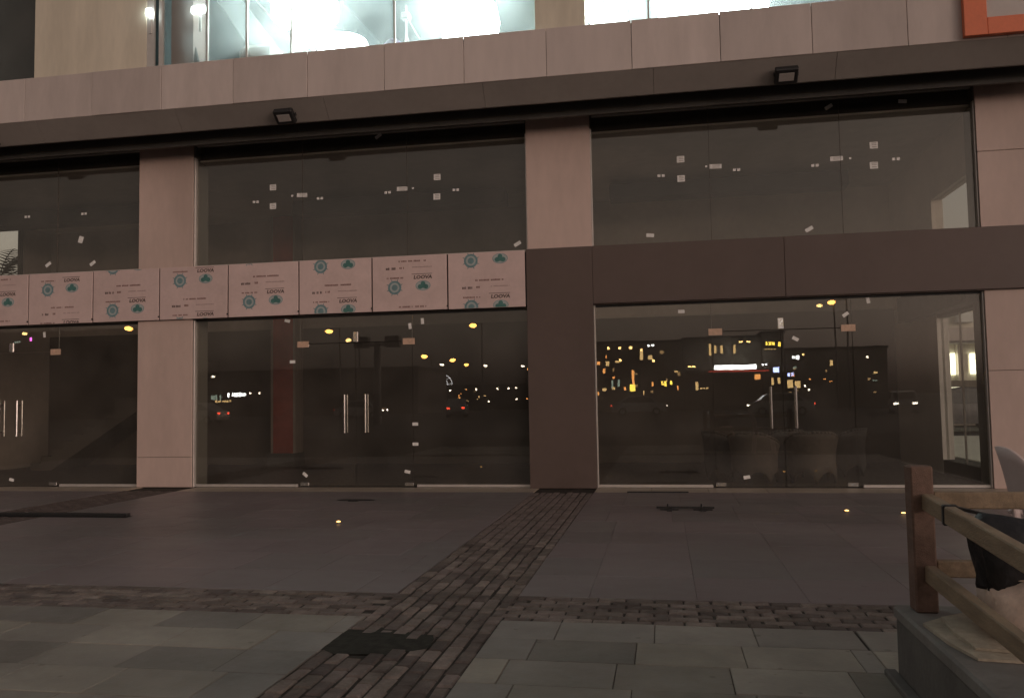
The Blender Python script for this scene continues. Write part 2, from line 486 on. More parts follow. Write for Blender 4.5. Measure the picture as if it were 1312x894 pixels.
# damp soil in the gap of the brick strip
bm = MB(); pts = []
for i in range(22):
    aa = 2 * math.pi * i / 22; r = random.uniform(.8, 1.15)
    pts.append((-1.84 + .36 * r * math.cos(aa), -8.98 + .30 * r * math.sin(aa)))
bm.add([(x, y, -.004) for x, y in pts] + [(-1.84, -8.98, .004)], [(i, (i + 1) % 22, 22) for i in range(22)])
tag(bm.build('soil_patch', 'damp_patch'), kind='structure')

# kerb platform at the right
KX, KY, KZ = 1.175, -9.28, .375
plat = empty('raised_kerb', (3.2, -11.2, 0), 'low concrete platform under the timber rail fence at lower right', 'platform')
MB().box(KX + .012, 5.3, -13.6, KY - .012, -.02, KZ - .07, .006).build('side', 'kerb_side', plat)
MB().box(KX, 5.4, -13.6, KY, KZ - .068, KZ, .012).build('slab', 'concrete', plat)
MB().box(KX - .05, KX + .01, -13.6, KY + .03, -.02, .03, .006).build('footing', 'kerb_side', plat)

# ================================================================== BUILDING
B = empty('commercial_building', (-4, 2, 0), 'two storey commercial building with glazed shopfronts and pale panel cladding', 'building')
YG = .10
COLS = [(-17.0, -15.9), (-9.64, -8.53), (-2.23, -1.12), (4.99, 6.5)]
BAYS = [(-15.9, -9.64), (-8.53, -2.23), (-1.12, 4.99)]
GAP = .008
def clad(x0, x1, zs, name, mat, y0=0.0, dep=.55, xs=None):
    xs = xs or [x0, x1]
    for i in range(len(xs) - 1):
        for k in range(len(zs) - 1):
            MB().box(xs[i] + (GAP / 2 if i else 0), xs[i + 1] - (GAP / 2 if i < len(xs) - 2 else 0), y0, y0 + .03, zs[k] + GAP / 2, zs[k + 1] - GAP / 2, .003).build(name, mat, B)
for i, (x0, x1) in enumerate(COLS):
    MB().box(x0 + .008, x1 - .008, .02, .55, 0, 6.40).build('pillar_core', 'pillar_return', B)
    if i in (0, 1):
        clad(x0, x1, [0, .55, 3.08], 'pillar_panel', 'panel_beige')
        clad(x0, x1, [4.05, 6.38], 'pillar_panel', 'panel_beige')
    elif i == 2:
        clad(x0, x1, [4.07, 6.38], 'pillar_panel', 'panel_beige')
    else:
        clad(x0, x1, [0, 1.82, 3.10], 'pillar_panel', 'panel_beige')
        clad(x0, x1, [4.07, 5.28, 6.38], 'pillar_panel', 'panel_beige', xs=[4.99, 6.5])
# brown portal round the right bay
MB().box(-2.25, -1.12, -.06, -.02, 0, 4.07, .004).build('portal_panel', 'brown_panel', B)
for xa, xb in ((-1.115, 2.0), (2.006, 6.5)):
    MB().box(xa, xb, -.06, -.02, 3.09, 4.07, .004).build('portal_panel', 'brown_panel', B)
MB().box(-1.12, 6.5, -.02, .10, 3.075, 3.12).build('portal_soffit', 'brown_panel', B)
MB().box(-1.12, 6.5, -.02, .09, 4.035, 4.06).build('portal_ledge', 'brown_panel', B)
# spandrel beams behind the strip of boards
for x0, x1 in BAYS:
    MB().box(x0, x1, .02, .45, 3.12, 4.03).build('spandrel', 'duct_dark', B)
# strip of film covered boards
PHASE = [.08, .68, .31, .62, .25, .48, .10, .50]
def clipz(me, z0, z1):
    bm = bmesh.new(); bm.from_mesh(me)
    for z, nrm in ((z0, (0, 0, -1)), (z1, (0, 0, 1))):
        bmesh.ops.bisect_plane(bm, geom=bm.verts[:] + bm.edges[:] + bm.faces[:], plane_co=(0, 0, z), plane_no=nrm, clear_outer=True)
    n = len(bm.faces)
    bm.to_mesh(me); bm.free()
    return n
def text_tris(s, size):
    cu = bpy.data.curves.new('t', 'FONT'); cu.body = s; cu.size = size; cu.align_x = 'CENTER'; cu.shear = .15; cu.offset = .004; cu.resolution_u = 2
    o = bpy.data.objects.new('t', cu); COL.objects.link(o)
    dg = bpy.context.evaluated_depsgraph_get()
    me = bpy.data.meshes.new_from_object(o.evaluated_get(dg))
    vs = [v.co.copy() for v in me.vertices]; fs = [tuple(p.vertices) for p in me.polygons]
    bpy.data.objects.remove(o); bpy.data.curves.remove(cu); bpy.data.meshes.remove(me)
    return vs, fs
LOGO = text_tris('LOOVA', .085)
YB = -.070
def flat(mb, pts, y):
    n = len(mb.v); mb.v += [Vector((x, y, z)) for x, z in pts]; mb.f.append(tuple(range(n, n + len(pts))))
def put_print(mbx, name, mat, board, z0, z1):
    if not mbx.f: return
    me = mbx.mesh(name, mat, Vector((0, 0, 0)))
    if clipz(me, z0, z1) == 0: return
    o = bpy.data.objects.new(name, me); o.location = -OFF[board]; o.parent = board; COL.objects.link(o)
    if 'print' in name or 'lettering' in name: o['kind'] = 'stuff'
def words(mb, x0, x1, z, h, y, rnd):
    """illegible small print: a run of letter-sized strokes"""
    x = x0
    while x < x1:
        wd = rnd.uniform(.012, .022)
        if rnd.random() > .12:
            flat(mb, [(x, z), (min(x + wd, x1), z), (min(x + wd, x1), z + h * rnd.uniform(.75, 1)), (x, z + h * rnd.uniform(.75, 1))], y)
        x += wd + .006
BH = .97
for i in range(8):
    x1 = -2.26 - (7 - i) * 1.381
    x0 = x1 - 1.381
    Z0 = 3.085 + random.uniform(-.004, .004); Z1 = Z0 + BH
    bd = MB().box(x0 + .014, x1 - .014, YB + .004, -.035, Z0, Z1, .003).build('film_board', 'film_white', B)
    MB().box(x0 - .014, x0 + .014, -.040, -.012, Z0 + .004, Z1 - .004).build('joint_strip', 'joint_dark', B)
    for bxp in (x0 + .03, ):
        MB().tube((bxp - .03, YB + .002, Z0 + .06), (bxp - .03, YB - .014, Z0 + .06), .016, n=8).build('bolt', 'black_metal', B)
    rnd = random.Random(i)
    dk, rd, ft = MB(), MB(), MB()
    singles = []
    W_ = x1 - x0
    X = lambda f: x0 + f * W_
    y = YB + .0015
    for k in (-1, 0, 1):
        zc = Z1 - (PHASE[i] + k * .83) * BH
        words(rd, X(.36), X(.54), zc - .015, .032, y, rnd); words(rd, X(.56), X(.72), zc - .015, .032, y, rnd)
        zb = zc - .13 * BH
        words(dk, X(.19), X(.24), zb - .02, .045, y, rnd); words(dk, X(.25), X(.32), zb - .02, .045, y, rnd); words(rd, X(.37), X(.43), zb - .01, .04, y, rnd)
        words(ft, X(.54), X(.80), zb + .005, .022, y, rnd)
        zt = zc - .31 * BH
        words(rd, X(.20), X(.42), zt - .005, .028, y, rnd)
        flat(dk, [(X(.53), zt + .062), (X(.80), zt + .062), (X(.80), zt + .071), (X(.53), zt + .071)], y)
        n0 = len(dk.v); dk.v += [Vector((X(.675) + p.x * 1.15, y, zt - .018 + p.y)) for p in LOGO[0]]; dk.f += [tuple(a_ + n0 for a_ in f_) for f_ in LOGO[1]]
        # round wheel badge
        tl, pa = MB(), MB(); singles += [(tl, 'badge', 'print_teal'), (pa, 'badge_ground', 'print_pale')]
        cx, cz = X(.305), zc - .475 * BH
        N_ = 24
        for q in range(N_):
            a0, a1 = 2 * math.pi * q / N_, 2 * math.pi * (q + 1) / N_
            for ra, rb, t in ((.086, .122, tl), (.0, .055, tl)):
                flat(t, [(cx + ra * math.cos(a0), cz + ra * math.sin(a0)), (cx + rb * math.cos(a0), cz + rb * math.sin(a0)), (cx + rb * math.cos(a1), cz + rb * math.sin(a1))] + ([(cx + ra * math.cos(a1), cz + ra * math.sin(a1))] if ra else []), y)
            flat(pa, [(cx + .0555 * math.cos(a0), cz + .0555 * math.sin(a0)), (cx + .0855 * math.cos(a0), cz + .0855 * math.sin(a0)), (cx + .0855 * math.cos(a1), cz + .0855 * math.sin(a1)), (cx + .0555 * math.cos(a1), cz + .0555 * math.sin(a1))], y)
        for q in range(8):
            aa = 2 * math.pi * q / 8 + math.pi / 8
            d = (math.cos(aa), math.sin(aa)); e = (-d[1] * .010, d[0] * .010)
            flat(tl, [(cx + d[0] * .123 + e[0], cz + d[1] * .123 + e[1]), (cx + d[0] * .123 - e[0], cz + d[1] * .123 - e[1]), (cx + d[0] * .165, cz + d[1] * .165)], y)
        # clover emblem in a pale oval
        tl, pa, gn = MB(), MB(), MB(); singles += [(tl, 'emblem_ring', 'print_teal'), (pa, 'emblem_ground', 'print_pale'), (gn, 'clover_emblem', 'print_green')]
        cx, cz = X(.680), zc - .455 * BH
        ov = [(cx + .135 * math.cos(2 * math.pi * q / 28), cz + .088 * math.sin(2 * math.pi * q / 28)) for q in range(28)]
        iv = [(cx + .126 * math.cos(2 * math.pi * q / 28), cz + .080 * math.sin(2 * math.pi * q / 28)) for q in range(28)]
        for q in range(28): flat(tl, [ov[q], ov[(q + 1) % 28], iv[(q + 1) % 28], iv[q]], y)
        flat(pa, iv, y)
        for (lx, lz, lr) in ((0, .038, .042), (-.050, -.018, .046), (.050, -.018, .046)):
            flat(gn, [(cx + lx + lr * math.cos(2 * math.pi * q / 16), cz + lz + lr * .92 * math.sin(2 * math.pi * q / 16)) for q in range(16)], y - .0012 - lx * .004)
        flat(gn, [(cx - .05, cz - .045), (cx + .05, cz - .045), (cx + .02, cz + .03), (cx - .02, cz + .03)], y - .0018)
    for t, nm, mt in ((dk, 'dark_lettering', 'print_dark'), (rd, 'small_print', 'print_red'), (ft, 'faint_print', 'print_faint'), *singles):
        put_print(t, nm, mt, bd, Z0 + .006, Z1 - .006)

# glazing ------------------------------------------------------------
panes = []
def pane(x0, x1, z0, z1, name='glass_pane', mat=G_SHOP, parent=B, y=YG):
    o = MB().box(x0 + .003, x1 - .003, y, y + .012, z0, z1).build(name, mat, parent)
    panes.append((x0, x1, z0, z1, o)); return o
DOORS = [(-13.45, -11.38), (-6.45, -4.34), (.82, 3.03)]
TR = 2.56
for bi, ((x0, x1), (d0, d1)) in enumerate(zip(BAYS, DOORS)):
    mid = (d0 + d1) / 2
    pane(x0, d0, .03, 3.07); pane(d1, x1, .03, 3.07); pane(d0, d1, TR + .012, 3.07, 'transom_pane')
    for (a_, b_, hx) in ((d0, mid, mid - .195), (mid, d1, mid + .195)):
        dr = pane(a_ + .002, b_ - .002, .02, TR, 'glass_door')
        # long tube handle with stand-offs, both sides
        hb = MB().tube((hx, YG - .06, .96), (hx, YG - .06, 1.64), .016, n=10)
        for hz in (1.04, 1.56): hb.tube((hx, YG - .06, hz), (hx, YG, hz), .010, n=8)
        hb.build('handle', 'steel', dr)
        hb = MB().tube((hx, YG + .072, .96), (hx, YG + .072, 1.64), .016, n=10)
        for hz in (1.04, 1.56): hb.tube((hx, YG + .072, hz), (hx, YG + .012, hz), .010, n=8)
        hb.build('handle', 'steel', dr)
        px = a_ if hx > (a_ + b_) / 2 else b_
        sg = 1 if px == a_ else -1
        MB().box(min(px, px + sg * .16), max(px, px + sg * .16), YG - .012, YG + .024, .02, .085, .003).build('patch_fitting', 'steel', dr)
        MB().box(min(px, px + sg * .17), max(px, px + sg * .17), YG - .012, YG + .024, TR - .05, TR, .003).build('patch_fitting', 'steel', dr)
        MB().box(min(px - sg * .05, px + sg * .17), max(px - sg * .05, px + sg * .17), YG - .0145, YG - .0125, TR - .055, TR + .055).build('fitting_label', 'sticker_orange', dr)
    cl = MB().box(mid - .045, mid + .045, YG - .010, YG + .022, TR + .02, TR + .20, .003).build('lock_fitting', 'steel', B)
    # aluminium channels: sides, and bottom only under the fixed lights
    for (a_, b_) in ((x0, d0 - .05), (d1 + .05, x1)):
        MB().box(a_ + .02, b_, YG - .03, YG + .03, .004, .05, .004).build('bottom_channel', 'aluminium', B)
    for xx in (x0, x1 - .022):
        MB().box(xx, xx + .022, YG - .06, YG + .03, .0, 3.07, .003).build('side_channel', 'aluminium', B)
        MB().box(xx, xx + .022, YG - .06, YG + .03, 4.065, 6.12, .003).build('side_channel', 'aluminium', B)
    MB().box(x0 + .03, x1 - .03, YG - .02, YG + .03, 3.04, 3.075).build('head_channel', 'black_metal', B)
    # upper lights
    s0, s1 = (d0 + .05, d1 - .07)
    for xx in (d0, d1): MB().box(xx - .0028, xx + .0028, YG - .003, YG + .014, TR + .02, 3.04).build('silicone_joint', 'pillar_return', B)
    for xx in (s0, s1): MB().box(xx - .0028, xx + .0028, YG - .003, YG + .014, 4.09, 6.33).build('silicone_joint', 'shop_wall_low', B)
    for a_, b_ in ((x0, s0), (s0, s1), (s1, x1)):
        pane(a_, b_, 4.065, 6.35, 'upper_pane')
    MB().box(x0 + .03, x1 - .03, YG - .03, YG + .04, 6.335, 6.36, .003).build('upper_head_channel', 'aluminium', B)
    MB().box(x0 + .03, x1 - .03, YG - .03, YG + .04, 4.062, 4.085, .003).build('upper_sill_channel', 'aluminium', B)
    MB().box(x0 + .01, x1 - .01, YG + .15, YG + .35, 6.12, 6.42).build('bulkhead', 'duct_dark', B)
    MB().box(x0 + .01, x1 - .01, YG + .13, YG + .37, 6.085, 6.12).build('bulkhead_trim', 'shop_ceiling', B)

def sticker(x, z, wd, ht, rot=0.0, mat='sticker', printed=False):
    for (x0, x1, z0, z1, o) in panes:
        if x0 <= x <= x1 and z0 <= z <= z1:
            t = MB().obox((x, YG - .002, z), (wd, .001, ht), Matrix.Rotation(rot, 3, 'Y'))
            s_ = t.build('sticker', mat, o)
            if printed:
                t = MB()
                for q in (-.25, .05, .3):
                    t.obox((x + wd * .05, YG - .0034, z + ht * q), (wd * .62, .001, ht * .13), Matrix.Rotation(rot, 3, 'Y'))
                o2 = t.build('sticker_text', 'sticker_print', o)
            return
for x, z in [(-6.98, 5.48), (-6.98, 5.13), (-3.85, 5.47), (-3.86, 5.12), (.4, 5.5), (.4, 5.17), (3.48, 5.52), (3.47, 5.19), (-11.0 + .1, 5.47)][:8]:
    sticker(x, z, .125, .11, 0, printed=True)
for x, z in [(-6.41, 5.3), (-4.5, 5.3), (.97, 5.34), (2.9, 5.34)]: sticker(x, z, .2, .075, random.uniform(-.05, .05), printed=True)
for x, z in [(-7.32, 5.23), (-6.06, 5.22), (-4.77, 5.25), (-3.51, 5.22), (.07, 5.24), (1.31, 5.26), (2.56, 5.25), (3.81, 5.27), (-10.88, 5.21), (-12.12, 5.22)]:
    sticker(x - .035, z, .05, .045); sticker(x + .035, z, .05, .045)
for x, z in [(.82, 5.35), (3.11, 5.33), (-6.6, 5.3), (-4.3, 5.3)]: sticker(x, z, .035, .035)
for x, z in [(-.14, 4.23), (2.43, 4.2), (-2.42, 4.2), (-11.64, 4.26), (-10.68, 4.24), (-4.94, 6.29), (2.81, 6.21), (3.95, 6.21)]:
    sticker(x, z, .13, .06, random.choice((-.5, -.35, .1, -.6)))
sticker(-10.94, 4.71, .10, .13, .3)
for x, z, rr in [(-6.7, 3.0, .25), (-4.15, 2.91, 1.5), (-4.38, 2.83, 1.45), (.34, 2.92, 0), (2.15, 2.41, .5), (2.94, 2.78, -.6), (3.29, 3.0, 1.4), (-6.36, .22, .7), (-4.45, .27, .2), (1.31, .17, -.15), (-12.36, .13, .2), (-6.6, 2.25, 0), (-4.3, 1.1, 0), (-4.3, .75, 0), (-11.7, 2.9, 1.5)]:
    sticker(x, z, .105, .055, rr)

# header, soffit, fascia ----------------------------------------------
MB().box(-30, 6.6, -.52, -.47, 6.175, 6.618).build('header_band', 'header_dark', B)
MB().box(-30, 6.6, -.469, .08, 6.40, 6.615).build('header_box', 'header_dark', B)
MB().box(-30, 6.6, .08, .6, 6.40, 6.62).build('header_beam', 'header_dark', B)
x = -29.93
while x < 6.0:
    xa, xb = x + .003, min(x + 2.72, 6.7) - .003
    MB().add([(q, yy, zz_) for q in (xa, xb) for yy, zz_ in ((-1.205, 6.598), (-.93, 6.285), (-.89, 6.285), (-.89, 6.32), (-1.15, 6.64), (-1.205, 6.64))],
             [(0, 1, 2, 3, 4, 5), (11, 10, 9, 8, 7, 6)] + [(i, 6 + i, 6 + (i + 1) % 6, (i + 1) % 6) for i in range(6)]).build('soffit_panel', 'soffit_grey', B)
    MB().box(xa, xb, -1.15, -.02, 6.62, 6.642).build('recess_panel', 'header_dark', B)
    x += 2.72
x = -23.2
FT = 7.385
while x < 6.6:
    MB().box(x + .004, x + 1.345 - .004, -1.22 + random.uniform(-.004, .004), -1.18, 6.602, FT, .004).build('fascia_panel', 'fascia_beige', B)
    x += 1.345
MB().box(-23.2, 6.7, -1.18, .4, 6.645, 6.95).build('floor_slab', 'concrete', B)
MB().box(-23.2, 6.7, -1.18, -1.10, 6.95, FT - .03).build('parapet_core', 'joint_dark', B)

# ground floor interior ------------------------------------------------
DEP = 5.4
MB().box(-16.1, 5.3, .14, DEP + .3, -.02, .004).build('shop_floor', 'shop_floor', B)
MB().box(-16.1, 5.3, YG + .38, DEP + .3, 6.10, 6.3).build('shop_ceiling', 'shop_ceiling', B)
for xa, xb, mt_ in ((-16.1, -1.68, 'shop_wall'), (-1.68, 5.3, 'shop_wall_right')):
    MB().box(xa, xb, DEP, DEP + .2, 3.35, 6.1).build('shop_back_wall', mt_, B)
    MB().box(xa, xb, DEP - .004, DEP + .2, 0, 3.348).build('shop_wall_dimmed', 'shop_wall_low', B)  # dimness of the lower bays put into the wall colour, no separate cladding
MB().box(-1.75, -1.60, .56, DEP, .004, 6.1).build('partition_wall', 'shop_wall', B)
# ceiling service ducts
for xd, yd in ((-13.0, 2.6), (-5.4, 3.1), (1.6, 3.4)):
    MB().box(xd - 2.6, xd + 2.2, yd, yd + .5, 5.68, 6.0, .02).build('air_duct', 'duct_dark', B)
# right side wall with openings (x 5.05 to 5.25)
def wallx(x0, x1, segs, mat, name):
    for (y0, y1, z0, z1) in segs: MB().box(x0, x1, y0, y1, z0, z1).build(name, mat, B)
wallx(5.05, 5.25, [(2.56, DEP, .004, 3.3)], 'side_panel', 'side_wall_panel')
wallx(5.055, 5.25, [(.40, .56, .004, 3.3), (.56, 2.56, .004, .26), (.56, 2.56, 2.88, 3.3)], 'duct_dark', 'side_door_frame')
wallx(5.05, 5.25, [(.40, 5.4, 3.3, 4.15), (2.56, DEP, 4.15, 6.1), (.40, .56, 4.15, 6.1), (.56, 2.56, 5.1, 6.1)], 'shop_wall_right', 'side_wall')
MB().box(4.80, 5.048, .30, 4.2, 2.93, 3.45, .01).build('side_bulkhead', 'duct_dark', B)
MB().box(5.12, 5.165, .56, 2.56, .26, 2.88).build('side_pane', G_SIDE, B)
MB().box(5.11, 5.14, 1.55, 1.57, .26, 2.88).build('side_mullion', 'aluminium', B)
MB().box(5.12, 5.165, .56, 2.56, 4.15, 5.1).build('side_pane', G_SIDE, B)
# left side wall
wallx(-16.1, -15.9, [(.4, DEP, .004, 4.10), (.4, .6, 4.1, 6.1), (4.48, DEP, 4.1, 6.1)], 'shop_wall', 'side_wall')
MB().box(-16.02, -16.008, .6, 4.48, 4.1, 6.1).build('side_pane', G_SIDE, B)
MB().box(-16.05, -15.95, 4.40, 4.47, 4.1, 6.1).build('side_mullion', 'header_dark', B)
# red pillar
rp = MB().box(-9.36, -8.84, DEP - .45, DEP - .02, .3, 6.1).build('red_pillar', 'red_pillar', B)
for xx in (-9.42, -8.84): MB().box(xx, xx + .06, DEP - .46, DEP - .01, .3, 6.1).build('pillar_edge', 'pillar_edge', rp)
MB().box(-9.46, -8.74, DEP - .6, DEP - .02, .004, .3).build('pillar_plinth', 'duct_dark', B)
# concrete stair inside the left shop
st = [(-14.9, .004), (-14.55, .004)]
zz = .004
xx = -14.9
up_pts = []
for k in range(15):
    up_pts += [(xx, zz), (xx, zz + .17)]; zz += .17; xx += .28
pts = up_pts + [(xx, zz), (xx, zz - .30)] + [(-14.35, .004)]
MB().prism(pts, 3.6, 4.8).build('stair', 'shop_wall_low', B)

# upper floor room ------------------------------------------------------
UF = 6.955
YU = -1.08
MB().box(-24, 6.7, -1.09, 8, 6.951, UF).build('upper_floor', 'room_dark', B)
MB().box(-24, 6.7, 7.6, 7.8, UF, 11.0).build('upper_back_wall', 'room_dark', B)
MB().box(-24, 6.7, -1.2, 7.8, 11.0, 11.3).build('upper_ceiling', 'room_white', B)
MB().box(-12.9, -12.7, -.9, 7.6, UF, 11.0).build('upper_partition', 'room_dark', B)
MB().box(-8.95, -8.8, -.9, 7.6, UF, 11.0).build('upper_partition', 'room_dark', B)
MB().box(6.5, 6.7, -1.0, 7.6, UF, 11.0).build('upper_end_wall', 'room_white', B)
# plain cladding between the dark window and the lit window
wp = MB().box(-10.96, -8.74, -1.16, -1.09, FT - .05, 11.0, .004).build('upper_wall_panel', 'upper_wall', B)
MB().box(-8.735, -8.60, -1.15, -1.10, FT - .05, 11.0).build('upper_mullion', 'aluminium', B)
MB().box(-8.52, -8.46, -1.13, -1.05, FT - .05, 11.0).build('upper_mullion', 'aluminium', B)
MB().box(-8.36, -7.94, -1.0, -.6, UF, 11.0).build('upper_column', 'room_column', B)
MB().box(-1.86, -1.06, -1.13, -.6, UF, 11.0).build('upper_column', 'upper_wall', B)
ups = [-23.2, -20.5, -17.8, -15.1, -12.6, -10.97]
for a_, b_ in zip(ups[:-1], ups[1:]): MB().box(a_ + .004, b_ - .004, YU, YU + .012, FT - .05, 10.9).build('upper_window_pane', G_SHOP, B)
ups = [-8.46, -7.62, -6.88, -6.06, -4.23, -1.87]
for a_, b_ in zip(ups[:-1], ups[1:]):
    MB().box(a_ + .004, b_ - .004, YU, YU + .012, FT - .05, 10.9).build('upper_window_pane', G_UP, B)
    if b_ != -1.87: MB().box(b_ - .014, b_ + .014, YU - .02, YU + .03, FT - .05, 10.9).build('upper_mullion', 'aluminium', B)
ups = [-1.05, -.06, 1.5, 3.0, 4.6, 6.5]
for a_, b_ in zip(ups[:-1], ups[1:]):
    MB().box(a_ + .004, b_ - .004, YU, YU + .012, FT - .05, 10.9).build('upper_window_pane', G_UP, B)
    MB().box(b_ - .014, b_ + .014, YU - .02, YU + .03, FT - .05, 10.9).build('upper_mullion', 'aluminium', B)
# inner stair seen behind the lit glass
sp = MB()
sp.prism([(-9.5 + 1.0, 10.2), (-9.5 + 1.0, 9.55), (-7.15, 7.55), (-6.55, 7.55)], .6, .72)
sp.build('upper_stair_panel', 'room_white', B)
MB().bar((-8.5, .55, 10.7), (-6.2, .55, 8.0), .03, .04).bar((-8.5, .55, 10.45), (-6.35, .55, 7.85), .02, .02).build('upper_stair_rail', 'aluminium', B)
MB().prism([(-8.2, 10.9), (-7.2, 10.9), (-4.9, 8.2), (-5.6, 8.2)], 3.2, 3.4).build('upper_stair_flight', 'room_dark', B)

# ================================================================== THINGS ON AND IN THE BUILDING
def pendant(label, x, y, z, r, h, mat='led_panel'):
    t = empty('pendant_lamp', (x, y, z), label, 'lamp', 'lit pendant lamps in the upper showroom')
    MB().lathe((x, y, z), [(r * .62, 0), (r * .92, h * .12), (r, h * .45), (r * .9, h * .8), (r * .5, h)], 32).build('diffuser', mat, t, True)  # diffuser enlarged to take in the bloom around the lamp
    MB().lathe((x, y, z + h), [(r * .35, .002), (r * .35, .03), (.03, .06)], 20).build('canopy', 'white_plastic', t)
    MB().tube((x, y, z + h + .05), (x, y, 11.0), .012, n=6).build('cord', 'black_metal', t)
    return t
def panel_lamp(label, x0, x1, y, z0, z1):
    t = empty('panel_lamp', ((x0 + x1) / 2, y, z0), label, 'lamp', 'lit panel lamps in the upper showroom')
    MB().box(x0, x1, y, y + .5, z0, z1, .05).build('diffuser', 'led_panel', t)  # drawn as large as its bloom, bigger than the bare lamp
    MB().box(x0 + .1, x1 - .1, y + .1, y + .4, z1 + .002, z1 + .05).build('housing', 'white_plastic', t)
    for xx in (x0 + .2, x1 - .2): MB().tube((xx, y + .25, z1 + .05), (xx, y + .25, 11.0), .008, n=6).build('cord', 'black_metal', t)
    return t
panel_lamp('bright white panel lamp behind upper glass, left end of the lit showroom', -6.72, -5.62, -.55, 8.34, 8.8)
pendant('glowing disc lamp hanging low behind upper glass beside the stair', -5.42, -.35, 7.62, .46, .34)
pendant('largest glowing round lamp behind upper glass, left of the beige column', -3.12, -.30, 7.66, .52, .80)
panel_lamp('small white panel lamp just right of the beige upper column', -1.02, -.42, -.5, 7.62, 8.05)
panel_lamp('long dazzling panel lamp behind upper glass above right shop', .1, 1.85, -.5, 7.55, 8.05)
def bulb(label, x, z, y=-1.24, wd=.10):
    t = empty('wall_lamp', (x, y, z), label, 'lamp')
    MB().box(x - wd, x + wd, y, y + .07, z, z + .13, .02).build('lens', 'led_soft', t)
    MB().box(x - .02, x + .02, y + .071, y + .10, z - .3, z + .10).build('bracket', 'aluminium', t)
bulb('small lit lamp at right edge of plain beige upper wall', -8.66, 8.30, wd=.06)
bulb('lit lamp box on brown column behind the upper glass', -7.80, 8.32, y=-1.0 + .02 - .12, wd=.13)
# clutter standing inside the upper window
t = empty('office_chair', (-8.02, -.8, UF), 'dark chair back leaning inside upper window by the brown column', 'chair')
MB().obox((-8.02, -.95, 7.50), (.34, .05, .62), Matrix.Rotation(rad(-18), 3, 'Y') @ Matrix.Rotation(rad(-8), 3, 'X'), .02).build('backrest', 'duct_dark', t)
MB().box(-8.1, -7.7, -.95, -.55, 7.28, 7.34, .02).build('seat', 'duct_dark', t)
for dx, dy in ((-.05, -.1), (.28, -.1), (-.05, .2), (.28, .2)): MB().tube((-8.04 + dx, -.82 + dy, UF), (-8.04 + dx, -.82 + dy, 7.29), .015, n=6).build('leg', 'black_metal', t)
t = empty('equipment_case', (-6.75, -.75, UF), 'pale rounded case standing inside lit upper window', 'case')
MB().box(-7.12, -6.42, -.98, -.5, UF + .03, 7.74, .09).build('shell', 'white_plastic', t)
MB().box(-7.0, -6.55, -.99, -.982, 7.2, 7.24).build('latch', 'aluminium', t)
t = empty('tripod', (-4.15, -.7, UF), 'slim metal tripod with purple cloth inside lit upper window', 'tripod')
for an in (0.3, 2.4, 4.5): MB().tube((-4.15 + .28 * math.cos(an), -.7 + .25 * math.sin(an), UF), (-4.15, -.7, 7.75), .014, n=6).build('leg', 'white_plastic', t)
MB().tube((-4.15, -.7, 7.6), (-4.15, -.7, 8.25), .018, n=8).build('column', 'white_plastic', t)
MB().box(-4.22, -4.08, -.78, -.62, 8.0, 8.12, .02).build('head', 'white_plastic', t)
MB().tube((-4.12, -.74, 8.02), (-3.90, -.74, 7.62), .014, n=6).build('arm', 'white_plastic', t)
MB().lathe((-4.36, -.75, 7.2), [(.17, 0), (.20, .2), (.16, .38), (.07, .46)], 12).build('cloth', 'purple_cloth', t, True)

# orange framed sign on the fascia
sg = empty('shop_sign', (5.6, -1.25, 6.63), 'orange framed sign with pale face on fascia at top right', 'sign')
SX0, SX1, SZ0, SZ1 = 4.44, 8.2, 6.63, 8.4
MB().box(SX0, SX0 + .31, -1.32, -1.225, SZ0, SZ1, .006).build('frame_bar', 'orange_sign', sg)
MB().box(SX0 + .312, SX1, -1.32, -1.225, SZ0, SZ0 + .25, .006).build('frame_bar', 'orange_sign', sg)
MB().box(SX0 + .312, SX1, -1.32, -1.225, SZ1 - .25, SZ1, .006).build('frame_bar', 'orange_sign', sg)
MB().box(SX0 + .313, SX1, -1.285, -1.23, SZ0 + .252, SZ1 - .252).build('face', 'sign_face', sg)

# floodlights under the soffit
for x, lab in ((-11.95, 'small black floodlight under the soffit at the far left edge'), (-6.18, 'small black floodlight under the soffit over the middle bay'), (1.98, 'small black floodlight under the soffit over the right bay')):
    t = empty('floodlight', (x, -1.09, 6.35), lab, 'floodlight', 'floodlights under the soffit')
    MB().obox((x, -1.09, 6.355), (.34, .26, .10), Matrix.Rotation(rad(-38), 3, 'X'), .014).build('housing', 'black_metal', t)
    MB().obox((x, -1.122, 6.313), (.22, .13, .012), Matrix.Rotation(rad(-38), 3, 'X')).build('lens', 'aluminium', t)
    for s in (-.175, .175): MB().bar((x + s, -1.09, 6.36), (x + s, -1.02, 6.42), .012, .05).build('bracket', 'black_metal', t)

